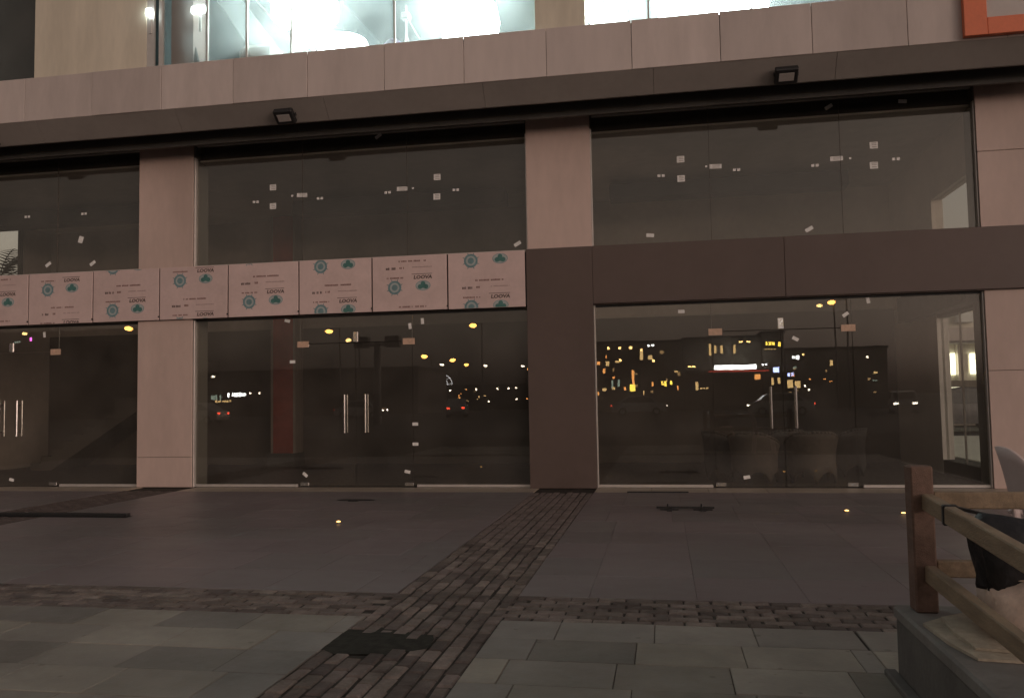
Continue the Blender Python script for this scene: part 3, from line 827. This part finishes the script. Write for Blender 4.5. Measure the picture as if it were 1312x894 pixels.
# tub chairs inside the right shop --------------------------------------
def tub_chair(mat, label):
    t = empty('armchair', (0, 0, 0), label, 'chair', 'armchairs inside the right shop')
    # curved shell: angle 0 = back; drops from the back to the arms; arches cut at the foot
    N_, R = 28, .33
    A0, A1 = rad(-128), rad(128)
    vs, fs = [], []
    lev = 7
    for i in range(N_ + 1):
        a_ = A0 + (A1 - A0) * i / N_
        k = abs(a_) / rad(128)
        top = .86 - .24 * max(0, (k - .28) / .72) ** 1.1 - .02 * k
        ph = (a_ / rad(128) + 1) * 2 % 1           # four feet between the arches
        arch = .20 * max(0, math.sin(math.pi * ph)) ** .55
        for j in range(lev):
            q = j / (lev - 1)
            z = arch + (top - arch) * q
            flare = 1 + .10 * q ** 2 - .05 * math.sin(math.pi * q)
            vs.append((R * flare * 1.05 * math.sin(a_), R * flare * math.cos(a_), z))
    for i in range(N_):
        for j in range(lev - 1):
            b_ = i * lev + j; fs.append((b_, b_ + lev, b_ + lev + 1, b_ + 1))
    mb = MB(); mb.v = [Vector(v) for v in vs]; mb.f = fs
    sh = mb.build('shell', mat, t, True, origin=(0, 0, 0))
    so = sh.modifiers.new('thickness', 'SOLIDIFY'); so.thickness = .035; so.offset = 0
    MB().lathe((0, -.02, .37), [(.27, 0), (.30, .02), (.30, .06), (.24, .085)], 24).build('seat', mat, t, True)
    # rolled rim along the top
    rim = MB()
    for i in range(N_):
        p, q = vs[i * lev + lev - 1], vs[(i + 1) * lev + lev - 1]
        rim.tube(p, q, .026, n=8)
    rim.build('rim', mat, t, True)
    return t
c1 = tub_chair('rattan', 'pale woven tub chair inside right shop, turned to the left')
c1.location = (1.52, .95, .004); c1.rotation_euler = (0, 0, rad(150)); c1.scale = (1.1, 1.1, 1.0)
c2 = copy_tree(c1, (2.47, .95, .004), rad(182), 'pale woven tub chair inside right shop, seen straight from behind')
c3 = tub_chair('rattan_dark', 'dark tub chair inside right shop, behind and left of the pale pair')
c3.location = (1.05, 1.55, .004); c3.rotation_euler = (0, 0, rad(120))
c4 = copy_tree(c3, (2.12, 1.9, .004), rad(200), 'dark tub chair inside right shop, between the pale pair')
c5 = copy_tree(c3, (3.25, 2.1, .004), rad(230), 'dark tub chair inside right shop, nearest the side window')

# ================================================================== PLAZA THINGS
def stud(x, y, lab):
    t = empty('ground_light', (x, y, 0), lab, 'ground light', 'amber lights set in the paving')
    MB().lathe((x, y, .001), [(.045, 0), (.045, .006), (.038, .010)], 16).build('rim', 'steel', t)
    MB().lathe((x, y, .0112), [(.026, 0), (.022, .006), (.010, .010)], 14).build('lens', 'ground_amber', t, True)
stud(-4.05, -4.07, 'tiny amber light glowing in paving before middle bay')
stud(2.27, -2.73, 'tiny amber light in paving before right bay, left of two')
stud(2.90, -2.92, 'tiny amber light in paving close beside the fence post')
# loose metal lying about
t = empty('metal_bar', (-7.9, -3.75, 0), 'long dark metal bar lying on paving at far left', 'metal bar')
MB().box(-9.2, -7.18, -3.80, -3.72, .006, .05, .004).build('web', 'black_metal', t)
MB().box(-9.2, -7.18, -3.84, -3.68, .002, .0055).build('flange', 'black_metal', t)
t = empty('drain_plate', (-4.68, -1.74, 0), 'dark flat metal plate lying on paving before middle doors', 'plate')
MB().prism([(-4.98, .004), (-4.38, .004), (-4.45, .012), (-4.9, .012)], -1.86, -1.74).build('plate', 'black_metal', t)
MB().box(-4.75, -4.6, -1.96, -1.862, .003, .008).build('tongue', 'black_metal', t)
t = empty('floor_stand', (.25, -2.6, 0), 'dark low bar with two cross feet lying before right shop', 'stand')
MB().box(-.13, .63, -2.62, -2.585, .012, .035, .003).build('bar', 'black_metal', t)
for x in (0.02, .46):
    MB().box(x - .10, x + .14, -2.72, -2.66, .003, .012).build('foot', 'black_metal', t)
    MB().box(x - .015, x + .05, -2.84, -2.40, .002, .0115).build('foot', 'black_metal', t)
    MB().tube((x + .01, -2.6, .012), (x + .01, -2.6, .07), .02, n=8).build('stub', 'black_metal', t)
t = empty('threshold_strip', (1.2, -.75, 0), 'thin dark metal strip on paving before right doors', 'strip')
MB().box(-.6, .35, -.66, -.60, .003, .016).build('strip', 'black_metal', t)

# ================================================================== FENCE AND ITS CLUTTER
PX, PY = 1.30, -9.40
fn = empty('timber_fence', (PX, PY, KZ), 'weathered timber post and rail fence on the concrete platform', 'fence')
MB().box(PX - .055, PX + .055, PY - .06, PY + .06, KZ, 1.12, .008).build('post', 'timber_red', fn)
MB().box(3.3, 3.42, PY - .06, PY + .06, KZ, 1.12, .008).build('post', 'timber_red', fn)
MB().box(1.21, 1.33, -12.6, -12.48, KZ, 1.02, .008).build('post', 'timber_red', fn)
Z1, Z2 = .985, .635
for z in (Z1, Z2):
    MB().box(PX + .063, 3.299, PY - .03, PY + .025, z - .085, z, .006).build('rail', 'timber', fn)
MB().bar((PX + .02, PY - .061, Z1 - .045), (PX + .02, -12.5, Z1 - .045 - .185), .055, .085, .006).build('rail', 'timber', fn)
MB().bar((PX + .02, PY - .061, Z2 - .060), (PX + .02, -12.5, Z2 - .060 - .125), .055, .085, .006).build('rail', 'timber', fn)

def soft(name, mat, parent, c, size, seed, amp=.16, sub=3, squash=0.0, fold=6):
    """crumpled soft lump (sack or bag)"""
    from mathutils import noise
    bm = bmesh.new(); bmesh.ops.create_cube(bm, size=1)
    bmesh.ops.subdivide_edges(bm, edges=bm.edges[:], cuts=7, use_grid_fill=True)
    for v in bm.verts:
        p = v.co * 2
        s = Vector((p.x * math.sqrt(max(0, 1 - p.y * p.y / 2.6 - p.z * p.z / 3.4)), p.y * math.sqrt(max(0, 1 - p.x * p.x / 2.6 - p.z * p.z / 3.4)), p.z * math.sqrt(max(0, 1 - p.x * p.x / 4 - p.y * p.y / 4))))
        n = noise.noise(s * 1.6 + Vector((seed, 0, 0))) * amp + noise.noise(Vector((s.x * fold, s.y * fold, s.z * 1.5)) + Vector((0, seed, 0))) * amp * .45
        s = s * (1 + n)
        if s.z < 0: s.x *= 1 + squash * -s.z; s.y *= 1 + squash * -s.z
        v.co = Vector((c[0] + s.x * size[0] / 2, c[1] + s.y * size[1] / 2, max(c[2] + s.z * size[2] / 2, KZ + .004)))
    return MB().bm(bm).build(name, mat, parent, True)
t = empty('sack', (1.66, -10.0, KZ), 'pale stuffed plastic sack slumped behind the lower fence rail', 'sack')
soft('body', 'sack_white', t, (1.66, -9.92, .50), (.52, .50, .34), 3, .16, squash=.15)
MB().lathe((1.58, -9.93, .66), [(.10, 0), (.05, .04), (.07, .08), (.10, .09)], 12).build('neck', 'sack_white', t, True)
t = empty('bag', (1.56, -9.86, .6), 'black bag hanging over the upper fence rail', 'bag')
bgm = MB(); rn = random.Random(4); NB = 30
ringz = [.965, .95, .90, .84, .78, .72, .66, .615, .60]
for zz_ in ringz:
    q_ = (zz_ - .60) / .365
    for i in range(NB):
        a_ = 2 * math.pi * i / NB
        wx = .19 + .05 * q_ - .06 * max(0, q_ - .85) / .15
        wy = .10 + .05 * math.sin(q_ * 2.6) - .07 * max(0, q_ - .8) / .2
        fo = 1 + .07 * math.sin(5 * a_ + 2.5 * q_) + .05 * math.sin(11 * a_ - 4 * q_) + rn.uniform(-.015, .015)
        sag = -.05 * (math.sin(a_ * 1.0) * .5 + .5) * q_ ** 4
        bgm.v.append(Vector((1.60 + wx * fo * math.copysign(abs(math.cos(a_)) ** .7, math.cos(a_)), -9.90 + wy * fo * math.sin(a_), zz_ + sag - .09 * (1 + math.cos(a_)) * .5 * q_)))
for k_ in range(len(ringz) - 1):
    for i in range(NB):
        j_ = (i + 1) % NB; bgm.f.append((k_ * NB + i, k_ * NB + j_, (k_ + 1) * NB + j_, (k_ + 1) * NB + i))
bgm.f += [tuple(range(NB)), tuple(range((len(ringz) - 1) * NB, len(ringz) * NB))]
bgm.build('body', 'bag_black', t, True)
MB().obox((1.32, -9.80, .919), (.066, .030, .098), Matrix.Rotation(.06, 3, 'X'), .006).build('strap', 'bag_black', t)
MB().bar((1.345, -9.80, .955), (1.46, -9.87, .93), .026, .014).build('strap', 'bag_black', t)
for k, (dx, dy, rz, lab) in enumerate(((.0, .0, .05, 'lower of two worn flat boards lying on the concrete platform'), (.05, .05, -.09, 'upper of two worn flat boards lying on the concrete platform'))):
    pts = [(1.215, -9.70), (1.215, -10.02), (1.25, -10.24), (1.62, -10.30), (1.75, -9.95), (1.62, -9.60), (1.35, -9.58)]
    cx, cy = 1.45, -9.93
    pp = []
    for x, y in pts:
        x, y = (x - cx) * (1 - .08 * k), (y - cy) * (1 - .08 * k)
        pp.append((cx + dx + x * math.cos(rz) - y * math.sin(rz), cy + dy + x * math.sin(rz) + y * math.cos(rz)))
    n = len(pp); z0 = KZ + .002 + k * .016; z1 = z0 + .014
    mb = MB().add([(x, y, z0) for x, y in pp] + [(x, y, z1 + .003 * math.sin(i * 2.1)) for i, (x, y) in enumerate(pp)], [tuple(range(n))[::-1], tuple(range(n, 2 * n))] + [(i, (i + 1) % n, n + (i + 1) % n, n + i) for i in range(n)])
    tag(mb.build('flat_board', 'board_old'), lab, 'board', 'flat boards on the platform')

# plastic garden chair standing beyond the fence
ch = empty('plastic_chair', (2.55, -8.1, 0), 'pale plastic chair with rounded back beyond the fence at right edge', 'chair')
def chair_back():
    # curved back with a hand hole, facing right
    mb = MB()
    nu, nv = 13, 10
    P = {}
    for i in range(nu):
        u = -1 + 2 * i / (nu - 1)
        for j in range(nv):
            q = j / (nv - 1)
            hw = .25 * (1 - .22 * q * q)
            top = .70 * (1 - .16 * abs(u) ** 3.2)
            P[i, j] = len(mb.v)
            mb.v.append(Vector((2.26 + .10 * u * u - .11 * q * q + .02, -8.1 + hw * u, .44 + top * q)))
    for i in range(nu - 1):
        for j in range(nv - 1):
            if 4 <= i <= 7 and j in (2, 3): continue
            mb.f.append((P[i, j], P[i + 1, j], P[i + 1, j + 1], P[i, j + 1]))
    o = mb.build('backrest', 'chair_plastic', ch, True)
    so = o.modifiers.new('thickness', 'SOLIDIFY'); so.thickness = .022
    return o
chair_back()
MB().box(2.27, 2.75, -8.36, -7.84, .42, .45, .012).build('seat', 'chair_plastic', ch)
for (x, y) in ((2.30, -8.34), (2.30, -7.86), (2.72, -8.34), (2.72, -7.86)):
    MB().tube((x + (.05 if x > 2.5 else -.05), y + (.04 if y > -8.1 else -.04), 0), (x, y, .42), .026, .034, 8).build('leg', 'chair_plastic', ch)
for y in (-8.38, -7.82):
    MB().bar((2.30, y, .68), (2.74, y, .65), .05, .028, .008).bar((2.72, y, .43), (2.72, y, .65), .03, .03).build('armrest', 'chair_plastic', ch)

# ================================================================== THE SIDE STREET (seen through the right side window)
tag(bx('side_pavement', 'pave_pale', None, 6.7, 30, .4, 17, -.028, -.002), kind='structure')
sb = empty('side_shop', (13, 27, 0), 'pale lit shop across the side street seen through side glazing', 'building')
MB().box(6, 26, 26, 36, 0, 2.0).build('wall', 'plaster_far', sb)
MB().box(6, 26, 26.3, 36, 2.0, 3.7).build('lit_room', 'plaster_cream', sb)
MB().box(6, 26, 26, 36, 3.7, 8.0).build('upper_wall', 'plaster_cream', sb)
rn = random.Random(9)
for k in range(40):
    x = 6 + k * .5
    MB().box(x + .03, x + rn.uniform(.42, .48), 26.2, 26.25, 2.25 + rn.uniform(0, .25), 3.35 - rn.uniform(0, .25)).build('window', 'shop_light' if rn.random() > .15 else 'plaster_cream', sb)
    if k % 2 == 0: MB().box(x - .02, x + .02, 26.02, 26.28, 2.0, 3.7).build('mullion', 'aluminium', sb)
MB().box(6, 26, 24.9, 26, 3.62, 3.72).build('awning', 'plaster_dark', sb)
MB().box(6, 26, 25.85, 25.99, 3.75, 4.35).build('sign_band', 'sign_face', sb)
for x in (7, 9.2, 11.4, 13.6, 15.8): MB().box(x, x + 1.1, 25.94, 25.99, 5.2, 6.6).build('upper_window', 'car_glass', sb)
for x in (8.6, 10.9, 12.9): MB().box(x, x + .7, 25.6, 25.98, 4.55, 5.0, .03).build('air_unit', 'white_plastic', sb)

def car(x, y, rz, paint, label, lights=True, grp=None):
    t = empty('car', (0, 0, 0), label, 'car', grp)
    prof = [(-2.25, .32), (-2.28, .75), (-2.1, .98), (-1.55, 1.06), (-1.0, 1.58), (-.2, 1.70), (.9, 1.66), (1.75, 1.12), (2.25, 1.0), (2.3, .55), (2.25, .32)]
    bm = bmesh.new()
    secs = []
    for yy, k in ((-.90, .92), (-.86, 1), (.86, 1), (.90, .92)):
        ring = []
        for px_, pz in prof:
            tuck = .14 * max(0, (pz - 1.0) / .7)
            ring.append(bm.verts.new((px_ * (1 if k == 1 else .985), yy * (1 - tuck), pz if k == 1 else .32 + (pz - .32) * .97)))
        secs.append(ring)
    n = len(prof)
    for a_, b_ in zip(secs[:-1], secs[1:]):
        for i in range(n): bm.faces.new((a_[i], a_[(i + 1) % n], b_[(i + 1) % n], b_[i]))
    bm.faces.new(secs[0][::-1]); bm.faces.new(secs[-1])
    MB().bm(bm).build('body', paint, t, origin=(0, 0, 0))
    for s in (-1, 1):
        yy = s * .835
        MB().add([(-1.35, yy * 1.07, 1.08), (1.55, yy * 1.07, 1.10), (.85, yy * .985, 1.56), (-.2, yy * .97, 1.60), (-.92, yy * .985, 1.50)], [(0, 1, 2, 3, 4)]).build('side_window', 'car_glass', t)
        for xx in (-1.4, 1.4):
            wv = MB().tube((xx, s * .70, .33), (xx, s * .905, .33), .33, n=18).build('wheel', 'tyre', t)
            MB().tube((xx, s * .90, .33), (xx, s * .915, .33), .19, n=12).build('rim', 'car_silver', wv)
        MB().box(-2.30, -2.22, s * .62 - .16, s * .62 + .16, .70, .82, .01).build('headlight', 'head_light' if lights else 'aluminium', t)
        MB().box(2.24, 2.32, s * .66 - .14, s * .66 + .14, .78, .92, .01).build('tail_light', 'tail_light' if lights else 'red_pillar', t)
    MB().add([(-1.56, -.70, 1.09), (-1.56, .70, 1.09), (-1.04, .66, 1.57), (-1.04, -.66, 1.57)], [(0, 1, 2, 3)]).build('windscreen', 'car_glass', t)
    t.location = (x, y, -.01); t.rotation_euler = (0, 0, rz)
    OFF[t] = Vector((x, y, 0))
    return t
car(11.1, 20.5, rad(8), 'car_paint', 'dark car parked in the side street seen through side glazing', False)

# palm outside the left side window
def palm(x, y, h, lab):
    t = empty('palm_tree', (x, y, 0), lab, 'palm tree')
    tk = MB()
    for k in range(8): tk.tube((x + .02 * k, y, h * k / 8), (x + .02 * (k + 1), y, h * (k + 1) / 8), .20 - .01 * k, .17 - .01 * k, 10)
    tk.build('trunk', 'bark', t)
    cr = MB()
    rn = random.Random(5)
    for k in range(26):
        az = rn.uniform(0, 2 * math.pi); el = rn.uniform(-.5, 1.2); ln = rn.uniform(1.2, 1.9)
        p = Vector((x + .16, y, h)); d = Vector((math.cos(az) * math.cos(el), math.sin(az) * math.cos(el), math.sin(el)))
        side = d.cross(Vector((0, 0, 1))).normalized()
        for j in range(12):
            q = p + d * (ln / 12); d = (d + Vector((0, 0, -.10))).normalized()
            cr.tube(p, q, .014, n=4)
            if j > 1:
                for s in (-1, 1):
                    lf = .42 * math.sin(math.pi * j / 13) + .08
                    tip = q + side * s * lf + d * lf * .7 + Vector((0, 0, -.12))
                    cr.add([q, q + d * .06, tip], [(0, 1, 2)])
            p = q
    cr.build('crown', 'frond', t)
palm(-20.9, 9.0, 5.5, 'palm tree seen through the left side window against pale sky')

# ================================================================== THE STREET BEHIND THE CAMERA (seen as reflections in the glass)
tag(bx('road', 'asphalt', None, -160, 160, -64, -42, -.029, -.020), kind='structure')
def lamp(x, y, z, mat, lab, r=.22, arm=1.2):
    r *= 1.35
    t = empty('street_lamp', (x, y, 0), lab, 'street lamp', 'street lamps across the plaza, mirrored in the glass')
    MB().tube((x + arm, y, -.03), (x + arm, y, z + .25), .10, .06, 8).build('pole', 'pole_paint', t)
    MB().tube((x + arm, y, z + .22), (x, y, z + .16), .04, .04, 6).build('arm', 'pole_paint', t)
    MB().lathe((x, y, z), [(r * .5, -r * .55), (r, -r * .2), (r, r * .2), (r * .4, r * .5)], 14).build('lantern', mat, t, True)
for (x, y, z, mt, lab, r) in [
    (-23.8, -90, 11.0, 'lamp_sodium', 'tall amber street lamp mirrored near the right end of the middle bay', .36),
    (-35.0, -70, 9.1, 'lamp_sodium', 'amber street lamp mirrored high left of the middle doors', .30),
    (-32.8, -70, 8.1, 'lamp_warm', 'yellow street lamp mirrored just over the middle door handles', .24),
    (-39.0, -120, 8.9, 'lamp_sodium', 'amber street lamp mirrored right of the middle doors', .40),
    (-39.2, -140, 9.2, 'lamp_sodium', 'distant amber street lamp mirrored in middle bay, brightest of its row', .42),
    (-46.7, -160, 9.3, 'lamp_white', 'distant white street lamp mirrored in middle bay, first of its row', .34),
    (-46.1, -180, 10.0, 'lamp_sodium', 'distant amber street lamp mirrored in middle bay under tall lamp', .42),
    (-45.6, -200, 10.5, 'lamp_white', 'distant white street lamp mirrored right of the tall amber lamp', .36),
    (-35.8, -200, 10.3, 'lamp_white', 'distant white street lamp mirrored beside the brown pillar', .36),
    (-37.4, -220, 10.2, 'lamp_sodium', 'faint amber street lamp mirrored at the brown pillar edge', .34),
    (-58.8, -70, 10.2, 'lamp_sodium', 'amber street lamp mirrored at the top of the left bay', .34),
    (-72.0, -70, 10.0, 'lamp_warm', 'yellow street lamp mirrored at the far left edge', .2),
    (13.3, -60, 9.0, 'lamp_warm', 'yellow street lamp mirrored high in right bay, left of two', .17),
    (14.3, -60, 9.25, 'lamp_sodium', 'amber street lamp mirrored high in right bay, right of two', .24),
    (-55.4, -82, 5.0, 'lamp_white', 'small white lamp mirrored low beside the pale pillar', .16)]:
    lamp(x, y, z, mt, lab, r)
# dark mast with two floodlight heads
t = empty('floodlight_mast', (-19.1, -40, 0), 'dark mast with two unlit heads mirrored behind the middle door handles', 'mast')
MB().tube((-19.1, -40, -.03), (-19.1, -40, 5.6), .30, .22, 10).build('pole', 'pole_paint', t)
MB().box(-20.3, -17.9, -40.1, -39.9, 5.3, 5.5).build('crossarm', 'pole_paint', t)
for x in (-20.2, -18.0): MB().box(x - .5, x + .5, -40.4, -39.8, 5.2, 5.95, .05).build('head', 'black_metal', t)
# ring ornament
t = empty('light_ring', (-43.9, -150, 0), 'dim round light ornament mirrored in the middle bay', 'light ornament')
rg = MB()
for k in range(30):
    a0, a1 = 2 * math.pi * k / 30, 2 * math.pi * (k + 1) / 30
    for R_ in (1.9, 1.1): rg.tube((-43.9 + R_ * math.cos(a0), -150, 4.9 + R_ * math.sin(a0)), (-43.9 + R_ * math.cos(a1), -150, 4.9 + R_ * math.sin(a1)), .07, n=5)
for k in range(8): rg.tube((-43.9, -150, 4.9), (-43.9 + 1.9 * math.cos(k * .785), -150, 4.9 + 1.9 * math.sin(k * .785)), .04, n=5)
rg.build('ring', 'ring_dim', t)
MB().tube((-43.9, -150.1, -.03), (-43.9, -150.1, 3.0), .12, n=8).build('stand', 'pole_paint', t)

# buildings across the road
def block(lab, x0, x1, y0, dep, h, mat):
    t = empty('street_building', ((x0 + x1) / 2, y0, 0), lab, 'building', 'buildings across the road, mirrored in the glass')
    MB().box(x0, x1, y0 - dep, y0, -.03, h).build('wall', mat, t)
    MB().box(x0 - .15, x1 + .15, y0 - dep - .15, y0 + .15, h, h + .25).build('roof', 'plaster_dark', t)
    return t
def winb(t, x, z, wd, ht, mat, y, name='window'):
    f = MB().box(x - wd / 2 - .08, x + wd / 2 + .08, y + .002, y + .06, z - ht / 2 - .08, z + ht / 2 + .08).build(name, 'plaster_dark', t)
    n = max(1, int(wd / .32))
    for k in range(n):
        if n > 1 and random.random() < .18: continue
        w_ = wd / n; xa = x - wd / 2 + k * w_ + .03 * (n > 1); h0, h1 = random.uniform(0, .28) * ht, random.uniform(0, .22) * ht
        if n == 1: h0 = h1 = 0
        MB().box(xa, xa + w_ * random.uniform(.55, .9) if n > 1 else xa + w_, y + .061, y + .10, z - ht / 2 + h0, z + ht / 2 - h1).build('pane', mat, f)
YS = -82
t = block('two storey block with warm windows mirrored at left of right bay', -12, 2.3, YS, 12, 7.7, 'plaster_far')
for x, z in ((-6, 7.2), (-4.7, 7.2), (-3.5, 7.2), (-2.3, 6.9), (-4.7, 5.8), (-1.0, 5.6)): winb(t, x, z, .28, .28, 'lamp_warm', YS, 'wall_light')
winb(t, -2.3, 6.3, .35, 1.1, 'win_warm', YS)
winb(t, -5.6, 3.1, 1.7, 1.2, 'win_green', YS)
winb(t, -3.0, 3.5, .9, 2.2, 'win_orange', YS); winb(t, -3.4, 2.6, .6, .7, 'sign_yellow', YS); winb(t, -8, 5.2, 1.2, .9, 'win_warm', YS)
winb(t, .3, 3.0, 1.6, .7, 'sign_yellow', YS, 'sign'); winb(t, -1.2, 8.6 - 1.2, .9, .22, 'sign_white', YS, 'sign')
rn = random.Random(31)
for k in range(24):
    winb(t, rn.uniform(-7.5, 2.0), rn.uniform(1.4, 6.9), rn.uniform(.08, .5), rn.uniform(.08, .5), rn.choice(('win_warm', 'win_orange', 'win_dim', 'win_dim')), YS)
t = block('lower block with red banded canopy sign mirrored in right bay', 2.4, 11.0, YS - 1, 12, 8.0, 'plaster_far')
YS1 = YS - 1
for x in (5.4, 6.0, 6.7, 8.1): winb(t, x, 6.75, .25, random.uniform(.9, 1.5), 'win_warm', YS1)
for x in (8.8, 9.6): winb(t, x, 7.55, .4, .16, 'lamp_warm', YS1, 'wall_light')
MB().box(2.6, 11.6, YS1, YS1 + 4, 4.02, 4.35).build('canopy', 'plaster_dark', t)
MB().box(4.9, 11.3, YS1 + 4.002, YS1 + 4.05, 4.12, 4.22).build('red_band', 'sign_red', t)
MB().box(5.6, 10.0, YS1 + 3.5, YS1 + 3.9, 4.36, 4.85).build('sign', 'sign_white', t)
winb(t, 3.2, 4.75, .9, .22, 'lamp_warm', YS1 + 3.6, 'sign')
winb(t, 10.9, 4.8, .7, .2, 'sign_white', YS1 + 3.6, 'sign')
winb(t, 10.5, 3.6, .6, .6, 'win_orange', YS1); winb(t, 3.8, 2.7, .3, 1.0, 'win_warm', YS1); winb(t, 4.6, 2.4, 1.0, .2, 'win_warm', YS1)
t = block('taller block with yellow lit balcony mirrored in right bay', 11.1, 13.4, YS - .5, 10, 8.4, 'plaster_far')
winb(t, 12.1, 7.2, 2.0, .55, 'sign_yellow', YS - .5); winb(t, 12.1, 6.6, 1.6, .14, 'win_warm', YS - .5)
winb(t, 12.5, 4.3, .6, .55, 'sign_blue', YS - .5, 'sign'); winb(t, 12.4, 3.0, 1.0, .9, 'win_warm', YS - .5)
t = block('block with blue lit sign mirrored right of the right door handles', 13.5, 24.0, YS, 10, 6.4, 'plaster_far')
winb(t, 14.7, 5.6, 1.2, .45, 'sign_white', YS, 'sign'); winb(t, 14.1, 3.75, 1.1, .45, 'sign_blue', YS, 'sign')
winb(t, 13.8, 2.7, .55, .9, 'win_warm', YS); winb(t, 14.6, 2.6, .6, .8, 'win_warm', YS); winb(t, 18.2, 4.9, .3, .6, 'win_warm', YS); winb(t, 15.3, 5.9, .2, .2, 'lamp_warm', YS)
for x, z in ((15.4, 2.4), (15.8, 2.0), (22.0, 5.4)): winb(t, x, z, .2, .2, 'lamp_white', YS, 'wall_light')
rn = random.Random(21)
for k in range(18):
    winb(t, 13.8 + 9 * rn.random() ** 1.8, rn.uniform(1.4, 4.6), rn.uniform(.06, .4), rn.uniform(.06, .25), rn.choice(('win_warm', 'win_orange', 'win_dim', 'win_dim', 'win_green')), YS)
t = block('dark unlit warehouse mirrored in the middle bay', -62, -30, -86, 14, 5.6, 'plaster_dark')
winb(t, -57.2, 2.4, 1.6, .8, 'win_green', -86); winb(t, -56.2, 1.9, 2.4, .3, 'win_warm', -86); winb(t, -54.3, 2.7, 2.6, .6, 'sign_white', -86, 'sign')
for x in (-52.4, -51.2): winb(t, x, 2.9, .22, .22, 'lamp_white', -86, 'wall_light')
t = block('dark block with magenta sign mirrored at far left', -110, -66, -84, 12, 11.4, 'plaster_dark')
winb(t, -82.6, 10.6, 1.1, .8, 'sign_magenta', -84, 'sign'); winb(t, -85, 10.3, 1.0, .3, 'win_green', -84, 'sign')
t = block('long low far block mirrored at right end of middle bay', -40, -12.1, -110, 12, 3.6, 'plaster_dark')
for x, z in ((-27.5, 2.4), (-25.2, 2.7), (-22.0, 2.9), (-19.4, 2.9), (-18.1, 2.9)): winb(t, x * 1.27, z + .3, .26, .26, 'lamp_white', -110, 'wall_light')
rn = random.Random(44)
for k in range(26):
    winb(t, rn.uniform(-36, -13), rn.uniform(.8, 3.3), rn.uniform(.10, .35), rn.uniform(.10, .3), rn.choice(('lamp_white', 'win_warm', 'win_orange', 'win_dim', 'win_warm')), -110)
cs = car(-36.0, -46, rad(3), 'car_silver', 'car with lit headlights on the road, mirrored by the middle handles', True, 'cars on the road behind the viewer')
for (x, y, rz, lab) in ((17.5, -52, rad(-80), 'car facing the shops with lit headlights, mirrored in right bay'), (-18.5, -60, rad(80), 'car with red tail lights mirrored beside brown pillar'),
                        (-27, -58, rad(178), 'car on the far lane mirrored in middle bay'), (-2.0, -57, rad(178), 'car on the far lane mirrored at left of right bay'), (8.5, -50, rad(0), 'car on the near lane mirrored in right bay')):
    copy_tree(cs, (x, y, -.01), rz, lab)
